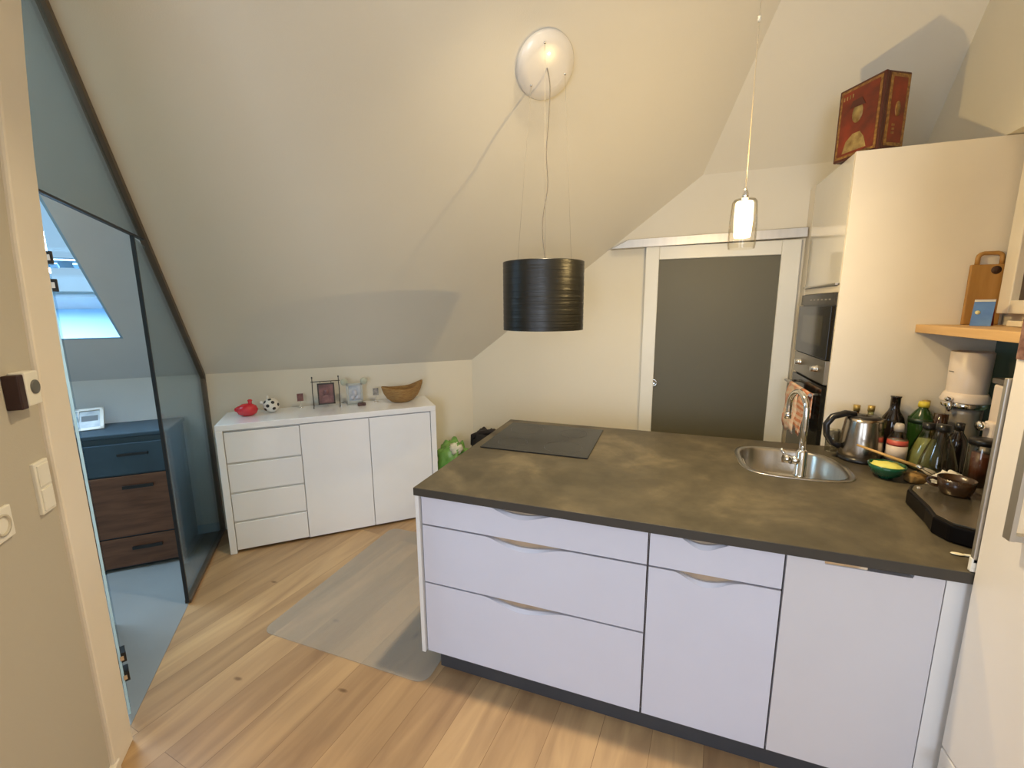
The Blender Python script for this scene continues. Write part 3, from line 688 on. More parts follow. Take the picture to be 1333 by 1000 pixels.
build('handle_strip', MB().box(TX - .012, OY0 + .02, 1.808, TX + .003, OY1, 1.818), ALU, tu, world=True)
build('trim_strip', MB().box(TX + .003, OY0, 1.77, TX + .02, OY1, 1.806), TALLW, tu, world=True)
build('lower_door', MB().box(TX, OY0, .095, TX + .02, OY1, .63), TALLG, tu, bevel=.002, world=True)
ov = thing('compact_oven', 'compact built-in oven with black glass door and steel control panel in the tall cabinet', 'oven', (TX, (OY0 + OY1) / 2, 1.26))
OVS = mat('oven_steel', (.30, .27, .22), .3, metal=.8, var=.06)
build('body', MB().box(TX + .002, OY0 + .002, 1.262, TX + .0195, OY1 - .002, 1.765), BLACK, ov, world=True)
build('top_panel', MB().box(TX - .012, OY0, 1.70, TX + .002, OY1, 1.765), mat('oven_dark_panel', (.05, .045, .035), .3, metal=.4), ov, world=True)
OPM = mat('oven_print', (.35, .33, .28), .5)
for k in range(6): build('symbol', MB().box(TX - .0128, OY0 + .06 + k * .07, 1.728, TX - .0118, OY0 + .09 + k * .07, 1.736), OPM, ov, world=True)
d = build('door', MB().box(TX - .022, OY0, 1.40, TX + .002, OY1, 1.695), BLKGL, ov, bevel=.002, world=True)
w_ = MB().box(TX - .0228, OY0 + .12, 1.47, TX - .0218, OY1 - .12, 1.64); build('window', w_, mat('oven_window', (.05, .042, .02), .12), d); d.children[0].data.transform(Matrix.Translation(-ov.location))
build('control_panel', MB().box(TX - .02, OY0, 1.262, TX + .002, OY1, 1.395), OVS, ov, bevel=.002, world=True)
for y in (OY0 + .14, OY1 - .15): build('knob', MB().lathe([(0, .03), (.016, .03), (.018, .012), (.022, .0)], (TX - .02, y, 1.335), 20, axis=(-1, 0, 0)), CHROME, ov, world=True)
ov = thing('oven', 'lower built-in oven with black door behind the hanging towels', 'oven', (TX, (OY0 + OY1) / 2, .64))
build('body', MB().box(TX + .002, OY0 + .002, .64, TX + .0195, OY1 - .002, 1.255), BLACK, ov, world=True)
build('door', MB().box(TX - .022, OY0, .64, TX + .002, OY1, 1.25), BLKGL, ov, bevel=.002, world=True)
hb = MB().tube([(TX - .065, OY0 + .03, 1.195), (TX - .065, OY1 - .03, 1.195)], .009, 12)
for y in (OY0 + .06, OY1 - .06): hb.tube([(TX - .022, y, 1.195), (TX - .065, y, 1.195)], .007, 10)
build('handle', hb, ALU, ov, world=True)

def towel_mat(name, base, c2, c3):
    m = bpy.data.materials.new(name); m.use_nodes = True; N, L, b = nodes(m)
    tc = N.new('ShaderNodeTexCoord'); wv = N.new('ShaderNodeTexWave'); wv.bands_direction = 'Z'; wv.inputs['Scale'].default_value = 9; wv.inputs['Distortion'].default_value = 3
    nz = N.new('ShaderNodeTexNoise'); nz.inputs['Scale'].default_value = 16
    for n in (wv, nz): L.new(tc.outputs['Object'], n.inputs[0])
    r1 = N.new('ShaderNodeValToRGB'); r1.color_ramp.elements[0].color = (*base, 1); r1.color_ramp.elements[1].color = (*c2, 1); r1.color_ramp.elements[0].position = .45; r1.color_ramp.elements[1].position = .6
    r2 = N.new('ShaderNodeValToRGB'); r2.color_ramp.elements[0].color = (0, 0, 0, 1); r2.color_ramp.elements[0].position = .52; r2.color_ramp.elements[1].position = .6
    L.new(wv.outputs['Fac'], r1.inputs[0]); L.new(nz.outputs[0], r2.inputs[0])
    mx = N.new('ShaderNodeMix'); mx.data_type = 'RGBA'; L.new(r2.outputs[0], mx.inputs[0]); L.new(r1.outputs[0], mx.inputs[6]); mx.inputs[7].default_value = (*c3, 1)
    L.new(mx.outputs[2], b.inputs['Base Color']); b.inputs['Roughness'].default_value = .9
    return m
def towel(y0, y1, zf, zb, m, label, off=.0, sd=0):
    hx_, hz_ = TX - .065, 1.195; prof = []
    r = .0125 + off
    for i in range(11): prof.append((hx_ - r - .004 * math.sin(i), zf + (hz_ - zf) * i / 10))
    for i in range(1, 8):
        a = PI * i / 8; prof.append((hx_ - r * math.cos(a), hz_ + r * math.sin(a)))
    for i in range(8): prof.append((hx_ + r, hz_ - (hz_ - zb) * i / 7))
    ny = 16; mb = MB(); vs = []; fs = []
    for j in range(ny + 1):
        y = y0 + (y1 - y0) * j / ny
        for i, (x, z) in enumerate(prof):
            drop = max(0, hz_ - z); wv = .009 * math.sin(j * 1.3 + sd) * min(1, drop / .08)
            if x > hx_: wv = 0
            zz = z + (.02 * math.sin(j * .5 + sd) * (drop / .3) if drop > 0.02 else 0)
            vs.append((x - abs(wv) - (.01 * drop / .2 if x < hx_ else 0), y + (.02 * drop / .3) * math.sin(j), zz))
    n = len(prof)
    for j in range(ny):
        for i in range(n - 1): fs.append((j * n + i, j * n + i + 1, (j + 1) * n + i + 1, (j + 1) * n + i))
    o = build('kitchen_towel', mb._add(vs, fs, True), m)
    s = o.modifiers.new('thick', 'SOLIDIFY'); s.thickness = .003; s.offset = 0
    return tag(o, label, 'towel', 'towels on the oven handle')
towel(1.48, 1.73, .915, 1.02, towel_mat('towel_peach', (.74, .60, .46), (.74, .50, .36), (.70, .36, .24)), 'peach and white patterned kitchen towel on the oven handle, nearer the door')
towel(1.31, 1.45, .955, 1.05, towel_mat('towel_pink', (.74, .52, .38), (.62, .24, .12), (.66, .38, .26)), 'pinkish red patterned kitchen towel on the oven handle, nearer the kettle', .0, 2)

# decorative box on top of the tall unit
bx_ = thing('keepsake_box', 'red and gold decorated keepsake box standing upright on the tall cabinet', 'box', (1.90, 1.33, TZ + .001), 0)
Pb = V((1.955, 1.262, 0)); dL = (V((1.835, 1.46, 0)) - Pb); Ll = dL.length; dL.normalize(); dS = V((-dL.y, dL.x, 0)); dS = dS if dS.x > 0 else -dS
bx_.location = (Pb.x, Pb.y, TZ + .001); bx_.rotation_euler.z = math.atan2(dS.y, dS.x)
# local: +x along spine width, +y along lid length (perpendicular)
BW, BL, BH = .150, .240, .36
RB = mat('box_red', (.07, .012, .004), .4, col2=(.24, .028, .006), scale=9)
GB = mat('box_gold', (.12, .045, .01), .4, col2=(.34, .18, .04), scale=60)
DB = mat('box_brown', (.07, .015, .008), .35)
CRM = mat('box_cream', (.15, .08, .02), .5, col2=(.40, .29, .10), scale=26)
build('case', MB().box(.012, 0, 0, BW, BL, BH), DB, bx_, bevel=.006)
f = build('lid', MB().box(-.006, -.002, -.0, .012, BL + .002, BH), DB, bx_, bevel=.005); f['label'] = 'lid with portrait print'
build('lid_border', MB().box(-.008, .010, .012, -.006, BL - .010, BH - .012), GB, f)
build('lid_field', MB().box(-.0092, .022, .024, -.008, BL - .022, BH - .024), RB, f)
pr_ = MB().lathe([(0, 0), (.034, 0), (.034, .001), (0, .001)], (-.0092, .125, .215), 20, axis=(-1, 0, 0), sx=.85, sy=1.35)
pr_.prism([(-.0092, .06, .035), (-.0092, .19, .035), (-.0092, .175, .09), (-.0092, .14, .12), (-.0092, .10, .12), (-.0092, .075, .085)], (-.001, 0, 0))
build('portrait_print', pr_, CRM, f)
build('cap_print', MB().prism([(-.0105, .085, .245), (-.0105, .170, .250), (-.0105, .158, .282), (-.0105, .108, .285)], (-.0006, 0, 0)), DB, f)
lt = MB()
for k in range(4): lt.box(-.0106, .205 - k * .016, .300, -.0092, .211 - k * .016, .318)
build('lettering', lt, CRM, f)
s = build('spine_border', MB().box(.026, -.002, .02, BW - .008, 0, BH - .012), GB, bx_)
build('spine_field', MB().box(.042, -.003, .036, BW - .024, -.002, BH - .028), RB, bx_)
lt = MB().lathe([(0, 0), (.016, 0), (.016, .001), (0, .001)], ((.026 + BW - .008) / 2, -.003, .19), 16, axis=(0, -1, 0), sy=2.2)
for k in range(3): lt.box(.060, -.0038, .075 + k * .018, .078, -.003, .085 + k * .018)
build('spine_lettering', lt, GB, bx_)

# ------------------------------------------------------------------ shelf, things on it, window and splashback on the right wall
o = build('wall_shelf', MB().box(2.208, .06, 1.560, XR - .002, TY0 - .001, 1.600), OAK, bevel=.003)
tag(o, 'light oak wall shelf above the worktop holding a cutting board', 'shelf')
t = thing('cutting_board', 'wooden cutting board with rounded carrying handle leaning upright on the oak shelf', 'cutting board', (2.445, 1.235, 1.601))
bw = .135
def bpt(x, z): return (x, 0, z)
ol = [bpt(-.067, 0), bpt(.067, 0), bpt(.067, .285), bpt(.040, .288)]
bm1 = MB().box(-.068, -.009, 0, .068, .009, .285)
build('board', bm1.xf(Matrix.Rotation(.0, 4, 'X')), BOARD, t, bevel=.004)
hd = MB(); pth = [(-.045, 0, .285), (-.045, 0, .315)] + [(-.045 + .02 * (1 - math.cos(a)), 0, .315 + .022 * math.sin(a)) for a in (.5, 1.0, 1.57)] + [(.025 + .02 * math.sin(a), 0, .315 + .022 * math.cos(a)) for a in (0, .57, 1.07)] + [(.045, 0, .315), (.045, 0, .285)]
build('carrying_handle', MB().tube(pth, .0095, 10), BOARD, t)
build('thumb_hole', MB().lathe([(0, 0), (.019, 0), (.019, .0012), (0, .0012)], (.025, -.009, .258), 24, axis=(0, -1, 0)), mat('dark_wood_hole', (.05, .018, .006), .6), t)
t = thing('tent_card', 'blue folded tent card standing on the oak shelf', 'card', (2.385, 1.09, 1.601))
F0, F1, T0, T1, R0, R1 = [V(q) for q in ((2.325, 1.062, 1.6012), (2.393, 1.050, 1.6012), (2.345, 1.092, 1.722), (2.413, 1.080, 1.722), (2.372, 1.132, 1.6012), (2.440, 1.120, 1.6012))]
th_ = V((.002, .002, 0))
build('front_leaf', MB().prism([F0, F1, T1, T0], th_), mat('card_blue', (.10, .22, .55), .4, col2=(.16, .32, .66), scale=12), t, world=True)
e0 = T0.lerp(F0, .1); e1_ = T1.lerp(F1, .1)
build('top_margin', MB().prism([e0, e1_, T1, T0], (-.0008, -.0012, 0)), mat('card_white', (.7, .7, .66), .5), t, world=True)
build('rear_leaf', MB().prism([R0, R1, T1, T0], -th_), mat('card_darkred', (.16, .015, .01), .5), t, world=True)
build('badge', MB().lathe([(0, 0), (.009, 0), (.009, .001), (0, .001)], F0.lerp(T0, .5).lerp(F1.lerp(T1, .5), .25) + V((0, -.001, 0)), 14, axis=(-.25, -.95, .2)), mat('badge_yellow', (.7, .65, .35), .5), t, world=True)
o = build('notebook', MB().box(2.43, .93, 1.6015, 2.52, 1.02, 1.626), mat('notebook_cream', (.72, .62, .45), .6), bevel=.003); tag(o, 'small cream notebook lying at the near end of the oak shelf', 'book')

w = sempty('window_4', (XR - .03, .65, 1.66))
f = MB().box(XR - .05, 1.135, 1.655, XR - .001, 1.215, 2.44).box(XR - .05, .1, 2.37, XR - .001, 1.135, 2.44).box(XR - .05, .1, 1.655, XR - .001, 1.135, 1.715).box(XR - .05, .1, 1.655, XR - .001, .17, 2.44)
build('window_frame', f, TALLW, w, world=True, bevel=.004)
build('window_glass', MB().box(XR - .02, .165, 1.71, XR - .008, 1.14, 2.375), mat('dark_window_glass', (.07, .045, .03), .15), w, world=True)  # plain dark opaque pane
struct(build('trim_3', MB().box(XR - .007, 0.0, ZT + .001, XR - .001, TY0 - .002, 1.558), mat('green_splashback', (.07, .13, .115), .2, coat=.3)))

# ------------------------------------------------------------------ fridge column
fr_ = thing('fridge_cabinet', 'tall cream white built-in fridge unit at the right edge of the kitchen', 'fridge', (2.2, -.34, 0))
FX = XFR
FRW = mat('fridge_white', (.80, .74, .66), .4, var=.015)
build('carcass', MB().box(FX + .022, -.66, .05, XR - .003, -.004, 2.46), FRW, fr_, world=True)
build('side_panel', MB().box(FX + .002, -.0035, .0, XR - .003, -.001, 2.46) if False else MB().box(FX + .021, -.004, 0.0, FX + .04, -.0015, 2.46), FRW, fr_, world=True)
build('door', MB().box(FX, -.655, .325, FX + .02, -.004, 2.455), FRW, fr_, bevel=.004, world=True)['label'] = 'tall upper door'
build('door', MB().box(FX, -.655, .06, FX + .02, -.004, .318), FRW, fr_, bevel=.004, world=True)['label'] = 'low bottom door'
hb = MB().box(FX - .038, -.168, 1.105, FX - .028, -.142, 1.60)
for z in (1.105, 1.584): hb.box(FX - .03, -.166, z, FX + .001, -.144, z + .016)
build('handle', hb, ALU, fr_, world=True)
hb = MB().tube([(FX - .03, -.07, .285), (FX - .03, -.50, .285)], .007, 12)
for y in (-.08, -.49): hb.tube([(FX, y, .285), (FX - .03, y, .285)], .007, 10)
build('handle', hb, ALU, fr_, world=True)
build('edge_rail', MB().box(FX - .006, .0, ZT + .03, FX + .016, .014, 1.50), ALU, fr_, bevel=.002, world=True)['label'] = 'silver vertical rail above the worktop'
build('rail_end_cap', MB().box(FX - .008, .0, ZT + .002, FX + .010, .016, ZT + .045), PLAST, fr_, bevel=.003, world=True)
o = build('fridge_magnet', MB().box(FX - .005, -.05, 1.555, FX - .0005, -.012, 1.66), mat('magnet_brown', (.10, .03, .02), .4, col2=(.35, .2, .15), scale=50)); tag(o, 'small brown picture magnet on the edge of the fridge door', 'magnet')

# ------------------------------------------------------------------ things on the worktop
Z = ZT + .0005
# kettle
t = thing('kettle', 'brushed steel electric kettle with black handle on the worktop', 'kettle', (1.975, 1.055, Z))
build('base', MB().lathe([(0, 0), (.083, 0), (.085, .008), (.080, .022), (0, .022)], n=36), BLACK, t)
KST = mat('kettle_steel', (.46, .40, .33), .24, metal=1, var=.06, scale=30, stretch=(1, 1, .05))
build('body', MB().lathe([(.079, .022), (.081, .03), (.080, .06), (.076, .13), (.069, .19), (.066, .205), (0, .205)], n=40), KST, t)
build('lid', MB().lathe([(.062, .205), (.060, .210), (.04, .215), (.012, .216), (.012, .219), (0, .219)], n=30), BLACK, t)
hdl = [(-.035, .0, .218), (-.075, -.01, .222), (-.125, -.02, .205), (-.148, -.024, .165), (-.142, -.022, .115), (-.118, -.018, .075), (-.085, -.012, .062)]
build('handle', MB().tube(hdl, [.015, .016, .015, .014, .013, .013, .014], 12), BLACK, t)
build('spout', MB().prism([(.050, -.02, .205), (.050, .02, .205), (.085, .004, .200), (.085, -.004, .200)], (-.004, 0, -.04)), KST, t)
for c in t.children:
    c.data.transform(Matrix.Diagonal((1.12, 1.12, 1.07, 1)))
# clear tumbler
def tumbler(x, y, r, h, label, m=GLC):
    o = build('drinking_glass', MB().lathe([(0, .004), (r * .8, .004), (r * .97, h), (r, h), (r * .85, 0), (0, 0)], n=28), m, loc=(x, y, Z)); return tag(o, label, 'glass', 'glasses behind the kettle')
tumbler(1.885, 1.165, .034, .12, 'clear drinking glass behind the kettle handle')
tumbler(1.925, 1.218, .028, .10, 'clear drinking glass close to the tall cabinet side, behind the kettle')
def bottle(x, y, prof, m, cap=None, capprof=None, name='bottle', label='', cat='bottle', lab=None, group=None, extra=None):
    t = thing(name, label, cat, (x, y, Z), 0, group)
    build('body', MB().lathe([(0, 0)] + prof + [(0, prof[-1][1])], n=30), m, t)
    if cap: build('cap', MB().lathe([(0, capprof[0][1])] + capprof + [(0, capprof[-1][1])], n=22), cap, t)
    if lab:
        z0, z1, r, lm = lab; build('paper_label', MB().lathe([(r, z0), (r + .0006, z0), (r + .0006, z1), (r, z1)], n=30), lm, t)
    return t
GOLD = mat('gold_cap', (.45, .32, .10), .3, metal=.6)
DKG = mat('dark_wine_glass', (.012, .008, .007), .06, coat=.5)
BRG = mat('dark_brown_glass', (.035, .014, .006), .1, coat=.4)
GRN = mat('green_bottle', (.018, .052, .009), .12, coat=.3)
wine = [(.036, 0), (.038, .006), (.038, .18), (.034, .205), (.018, .235), (.0145, .25), (.0145, .305), (.016, .306), (.016, .312)]
spirit = [(.033, 0), (.034, .005), (.034, .15), (.028, .175), (.013, .20), (.013, .225)]
def sc(prof, k): return [(r * k, z) for r, z in prof]
BG = 'bottles and carafes at the back of the worktop'
bottle(1.993, 1.212, spirit, BRG, GOLD, [(.0155, .222), (.0155, .252)], label='dark brown bottle with gold cap behind the kettle lid', group=BG)
bottle(2.058, 1.214, spirit, GLG, GOLD, [(.0155, .222), (.0155, .252)], label='clear pale bottle with gold cap behind the kettle, left of the wine bottle', group=BG)
bottle(2.148, 1.192, [(.047, 0), (.050, .006), (.050, .17), (.045, .20), (.026, .235), (.021, .25), (.021, .306), (.023, .308), (.023, .314)], DKG, label='tall black wine bottle between kettle and green bottle', name='wine_bottle', group=BG)
bottle(2.240, 1.135, [(.046, 0), (.048, .006), (.048, .15), (.051, .19), (.048, .222), (.032, .25), (.018, .268), (.018, .278)], GRN, mat('yellow_cap', (.62, .50, .05), .4), [(.0215, .275), (.023, .288), (.020, .302)], label='round-shouldered green bottle with yellow cap', lab=(.195, .22, .052, mat('dark_green_label', (.012, .03, .012), .4)), group=BG)
bottle(2.282, 1.212, sc(wine[:-3], .9) + [(.0145, .275)], DKG, GOLD, [(.0165, .273), (.0165, .297)], label='dark bottle with gold cap, right of the yellow-capped bottle', name='wine_bottle', group=BG)
bottle(2.278, 1.058, [(.029, 0), (.030, .006), (.030, .20), (.026, .215), (.026, .262)], BRG, label='wide-necked dark brown bottle left of the white juicer', group=BG)
bottle(2.285, .925, [(.034, 0), (.036, .006), (.036, .15), (.032, .18), (.018, .205), (.015, .22)], DKG, BLACK, [(.017, .218), (.018, .25)], label='black bottle with black cap in front of the white juicer', group=BG)
t = bottle(2.102, 1.005, [(.036, 0), (.040, .006), (.040, .11), (.037, .14), (.026, .165), (.017, .176)], GLC, mat('clear_cap', (.50, .44, .38), .25), [(.020, .174), (.021, .195), (.015, .212)], label='small clear bottle with a red and white label beside the kettle', lab=(.035, .105, .0408, mat('white_label', (.66, .56, .48), .5)), group=BG)
build('red_band', MB().lathe([(.0408, .1055), (.0414, .1055), (.0411, .115), (.0392, .132), (.0385, .132)], n=30), mat('red_band', (.55, .09, .06), .4), t)
build('contents', MB().lathe([(0, .006), (.037, .008), (.037, .13), (0, .132)], n=26), mat('milky_contents', (.30, .22, .16), .4), t)
car = [(.058, 0), (.064, .006), (.066, .03), (.062, .07), (.045, .13), (.026, .18), (.020, .20)]
t = bottle(2.208, .992, car, GLG, BLACK, [(.023, .198), (.025, .204), (.025, .226)], name='carafe', label='pear-shaped glass carafe with greenish drink in front of the green bottle', cat='carafe', group=BG)
build('drink', MB().lathe([(0, .006), (.058, .008), (.061, .03), (.056, .07), (.043, .115), (.032, .15), (0, .151)], n=28), mat('pale_green_liquid', (.30, .29, .15), .15), t)
bottle(2.188, .838, [(r * 1.03, z * 1.14) for r, z in car], GLC, BLACK, [(.023, .226), (.026, .232), (.026, .256)], name='carafe', label='pear-shaped clear empty glass carafe with black stopper, nearest the bowl', cat='carafe', group=BG)
# brown storage jar behind the clear carafe
t = thing('storage_jar', 'tall glass jar with reddish brown filling, behind the clear carafe', 'jar', (2.298, .775, Z))
build('jar_body', MB().lathe([(0, 0), (.045, 0), (.047, .006), (.047, .185), (.043, .195), (.041, .195), (.044, .185), (.044, .01), (0, .008)], n=30), GLC, t)
build('filling', MB().lathe([(0, .011), (.030, .011), (.032, .16), (0, .162)], n=26), mat('red_brown_filling', (.10, .025, .01), .4), t)
build('lid', MB().lathe([(0, .196), (.048, .196), (.048, .215), (.044, .22), (0, .22)], n=30), BLACK, t)
# green bowl with yellow cream and brush
t = thing('mixing_bowl', 'small green bowl on the worktop with pale yellow filling', 'bowl', (1.992, .80, Z))
build('bowl_shell', MB().lathe([(0, 0), (.022, 0), (.024, .005), (.045, .02), (.058, .042), (.0615, .060), (.0585, .060), (.054, .043), (.04, .024), (0, .012)], n=36), mat('teal_green_glaze', (.01, .09, .04), .25, coat=.4), t)
build('filling', MB().blob((0, 0, .047), (.053, .053, .020), 28, 10, amp=.25, fr=3), mat('yellow_cream', (.70, .68, .16), .6), t)
for c in t.children: c.data.transform(Matrix.Diagonal((1.14, 1.14, 1.08, 1)))
t = thing('pastry_brush', 'wooden-handled brush lying across the green bowl', 'brush', (2.0, .80, Z + .078))
P0, P1 = V((-.105, .075, .045)), V((.075, -.045, .004))
build('handle', MB().tube([P0, P0.lerp(P1, .5), P1], [.005, .0062, .0068], 10), mat('pale_wood_handle', (.55, .33, .11), .5), t)
build('ferrule', MB().tube([P1, P1 + (P1 - P0).normalized() * .025], [.008, .012], 12), CHROME, t)
e = P1 + (P1 - P0).normalized() * .025; br_ = MB(); dv = (P1 - P0).normalized()
for k in range(26):
    q = V((random.uniform(-.009, .009), random.uniform(-.009, .009), random.uniform(-.006, .006))); br_.tube([e + q, e + dv * .03 + q * 1.7 + V((0, 0, -.006))], .0011, 5)
build('bristles', br_, mat('bristle', (.55, .48, .36), .7), t)
# small plate with sponge
t = thing('saucer', 'small pale saucer behind the black machine', 'saucer', (2.158, .698, Z))
build('dish', MB().lathe([(0, 0), (.035, 0), (.055, .010), (.062, .016), (.060, .018), (.05, .010), (0, .006)], n=32), mat('pale_ceramic', (.5, .46, .36), .25), t)
o = build('sponge', MB().blob((0, 0, .022), (.036, .028, .022), 24, 14, e=.6, amp=.35, fr=5), mat('brown_sponge', (.22, .12, .03), .8, col2=(.36, .22, .07), scale=40, bump=.6), loc=(2.088, .772, Z), rotz=.3); tag(o, 'brown crumpled scourer lying right of the green bowl', 'sponge')
t = o = build('paper_towel', MB().blob((0, 0, .03), (.045, .032, .035), 18, 10, e=.7, amp=.8, fr=2.6, flat=.2, seed=5), mat('tissue_white', (.72, .68, .60), .7), loc=(2.165, .70, Z + .014), rotz=.5); tag(o, 'crumpled white tissue lying on the pale saucer', 'tissue')
for p in o.data.polygons: p.use_smooth = False
# juicer
JW = mat('juicer_white', (.74, .64, .56), .3)
t = thing('juicer', 'white upright juicer with cylindrical hopper under the oak shelf', 'juicer', (2.385, 1.12, Z))
build('base', MB().lathe([(0, 0), (.075, 0), (.078, .01), (.072, .05), (.06, .08), (.06, .26), (.065, .29), (0, .29)], n=36), mat('juicer_grey', (.42, .38, .33), .3, metal=.3), t)
build('chrome_band', MB().lathe([(.078, .29), (.082, .295), (.082, .315), (.078, .318)], n=36), CHROME, t)
build('collar', MB().lathe([(.086, .318), (.088, .325), (.080, .35), (.074, .362), (0, .362)], n=36), JW, t)
build('hopper', MB().lathe([(.070, .36), (.071, .37), (.0735, .555), (.070, .558), (.066, .54), (.064, .37)], n=40), JW, t)
build('latch', MB().lathe([(0, 0), (.010, 0), (.012, .02), (.008, .03), (0, .03)], (-.072, -.045, .335), 14, axis=(-.85, -.5, 0)).blob((-.076, -.05, .30), (.012, .012, .028), 12, 10), CHROME, t)
build('wordmark', MB().box(-.0006, -.014, 0, .0006, .014, .004).xf(Matrix.Translation((-.0725, -.012, .46)) @ Matrix.Rotation(.16, 4, 'Z')), mat('mark_grey', (.2, .18, .16), .5), t)
for c in t.children: c.data.transform(Matrix.Diagonal((1.02, 1.02, 1.0, 1)))
# white coffee grinder with metal knob
t = thing('coffee_grinder', 'slim white grinder with a metal side knob between juicer and coffee machine', 'grinder', (2.415, .85, Z))
build('body', MB().box(-.05, -.05, .0, .05, .06, .44), JW, t, bevel=.012)
build('column', MB().box(-.075, -.03, .0, -.048, .03, .28), JW, t, bevel=.008)
build('lid', MB().box(-.055, -.055, .44, .055, .065, .465), mat('grinder_lid', (.10, .09, .08), .4), t, bevel=.006)
build('knob', MB().lathe([(.012, 0), (.012, .015), (.020, .018), (.020, .034), (0, .036)], (-.075, 0, .26), 20, axis=(-1, 0, 0)), CHROME, t)
# coffee machine
t = thing('coffee_machine', 'black coffee machine with metal drip tray at the right end of the worktop', 'coffee machine', (2.15, .38, Z))
DK = mat('machine_black', (.005, .004, .004), .35, var=.1, spec=.1)
tray = [(1.945, .50), (1.975, .555), (2.05, .60), (2.25, .60), (2.36, .50), (2.36, .14), (2.02, .14), (1.935, .19), (1.915, .25), (1.93, .33)]
build('base', MB().prism([V((x, y, Z)) for x, y in tray], (0, 0, .062)), DK, t, bevel=.008, world=True)
cx_, cy_ = 2.1, .37
build('drip_tray', MB().prism([V((cx_ + (x - cx_) * .93, cy_ + (y - cy_) * .93, Z + .062)) for x, y in tray], (0, 0, .003)), mat('tray_metal', (.22, .19, .14), .25, metal=.8), t, world=True)
build('column', MB().box(2.22, .18, Z + .06, 2.36, .57, Z + .15), DK, t, bevel=.01, world=True)
build('power_button', MB().lathe([(0, .004), (.008, .004), (.009, 0)], (1.99, .52, Z + .065), 14), CHROME, t, world=True)
t = thing('coffee_cup', 'wide dark brown glazed cup standing on the drip tray', 'cup', (2.085, .49, Z + .0655))
CUPM = mat('brown_glaze', (.018, .009, .005), .25, col2=(.065, .03, .012), scale=14, coat=.2)
build('bowl', MB().lathe([(0, 0), (.040, 0), (.045, .006), (.052, .03), (.055, .062), (.052, .062), (.048, .03), (.04, .01), (0, .008)], n=34), CUPM, t)
build('coffee', MB().lathe([(0, .040), (.0485, .040)], n=30), mat('coffee', (.015, .006, .003), .1), t)
build('handle', MB().tube([(-.046, .025, .045), (-.066, .036, .048), (-.072, .039, .034), (-.062, .034, .020), (-.042, .023, .018)], .006, 10), CUPM, t)
o = build('spoon', MB().blob((0, 0, .004), (.018, .009, .003), 18, 8).tube([(.015, 0, .004), (.05, -.002, .006), (.085, -.004, .004)], [.004, .003, .004], 8), mat('cream_plastic', (.80, .74, .55), .35), loc=(1.920, .105, Z), rotz=-.08); tag(o, 'cream coloured spoon lying at the front right corner of the worktop', 'spoon')

# ------------------------------------------------------------------ lamps
# drum pendant over the cooktop, canopy on the roof slope
CX, CY = .345, .871
cz = ZK + M1 * (V((CX, CY, 0)) - W1).dot(WN)
nin = -N1
DX, DY = .362, .805
t = thing('drum_pendant', 'large black wound-ribbon drum pendant hanging over the cooktop', 'pendant lamp', (DX, DY, 1.578))
CANW = mat('canopy_white', (.78, .75, .70), .25, coat=.3)
CC = V((CX, CY, cz))
build('canopy', MB().lathe([(.155, 0), (.158, .012), (.150, .028), (.10, .036), (0, .038)], CC + N1 * .0, 48, axis=nin), CANW, t, world=True)
def drum_mat():
    m = mat('wound_black_ribbon', (.011, .010, .007), .33, var=.3, spec=.4); N, L, b = nodes(m)
    tc = N.new('ShaderNodeTexCoord'); mp = N.new('ShaderNodeMapping'); mp.inputs['Scale'].default_value = (3, 3, 230); nz = N.new('ShaderNodeTexNoise'); nz.inputs['Scale'].default_value = 1; nz.inputs['Detail'].default_value = 3
    bp = N.new('ShaderNodeBump'); bp.inputs['Strength'].default_value = .7; bp.inputs['Distance'].default_value = .002
    L.new(tc.outputs['Object'], mp.inputs[0]); L.new(mp.outputs[0], nz.inputs[0]); L.new(nz.outputs[0], bp.inputs['Height']); L.new(bp.outputs[0], b.inputs['Normal'])
    return m
R, HH = .221, .362
pf_ = []; k = 64
for i in range(k + 1): pf_.append((R + .0004 * math.sin(i * 2.1) + .0003 * math.sin(i * 5.3), HH * i / k))
pf_ += [(R - .006, HH), (R - .006, 0), (R, 0)]
build('shade', MB().lathe(pf_, (0, 0, 0), 72), drum_mat(), t)
sd = MB().lathe([(0, .22), (.025, .22), (.025, .30), (0, .30)], n=20)
for a in (0.3, 2.394, 4.489): sd.tube([(0, 0, .29), ((R - .004) * math.cos(a), (R - .004) * math.sin(a), .30)], .003, 6)
build('lamp_holder', sd, mat('holder_white', (.7, .68, .62), .4), t)
build('bulb', MB().blob((0, 0, .17), (.035, .035, .05), 20, 14), mat('opal_bulb', (.8, .8, .78), .3), t)
rtv = V((.94, .341, 0))
px = [(0, 88, 0), (4, 110, 0), (3, 150, 0), (1, 190, 0), (3.5, 230, 0), (-2, 270, 0), (-1, 300, 0), (3, 330, 0), (2, 345, 0)]
top = CC + nin * .038; bot = V((DX, DY, 1.865)); cd = []
for off, y, _ in px:
    k = (y - 88) / (345 - 88); p = top.lerp(bot, k) + rtv * (off * .0042 * (1 if 0 < k < 1 else 0)); cd.append(p)
sm_ = []
for i in range(len(cd) - 1):
    p0 = cd[max(i - 1, 0)]; p1 = cd[i]; p2 = cd[i + 1]; p3 = cd[min(i + 2, len(cd) - 1)]
    for j in range(6):
        u = j / 6; sm_.append(.5 * ((2 * p1) + (-p0 + p2) * u + (2 * p0 - 5 * p1 + 4 * p2 - p3) * u * u + (-p0 + 3 * p1 - 3 * p2 + p3) * u ** 3))
sm_.append(cd[-1])
build('cord', MB().tube(sm_, .0026, 8), mat('grey_cord', (.16, .14, .12), .5), t, world=True)
e1 = V((-WN.x, -WN.y, -M1)).normalized(); e2 = WD
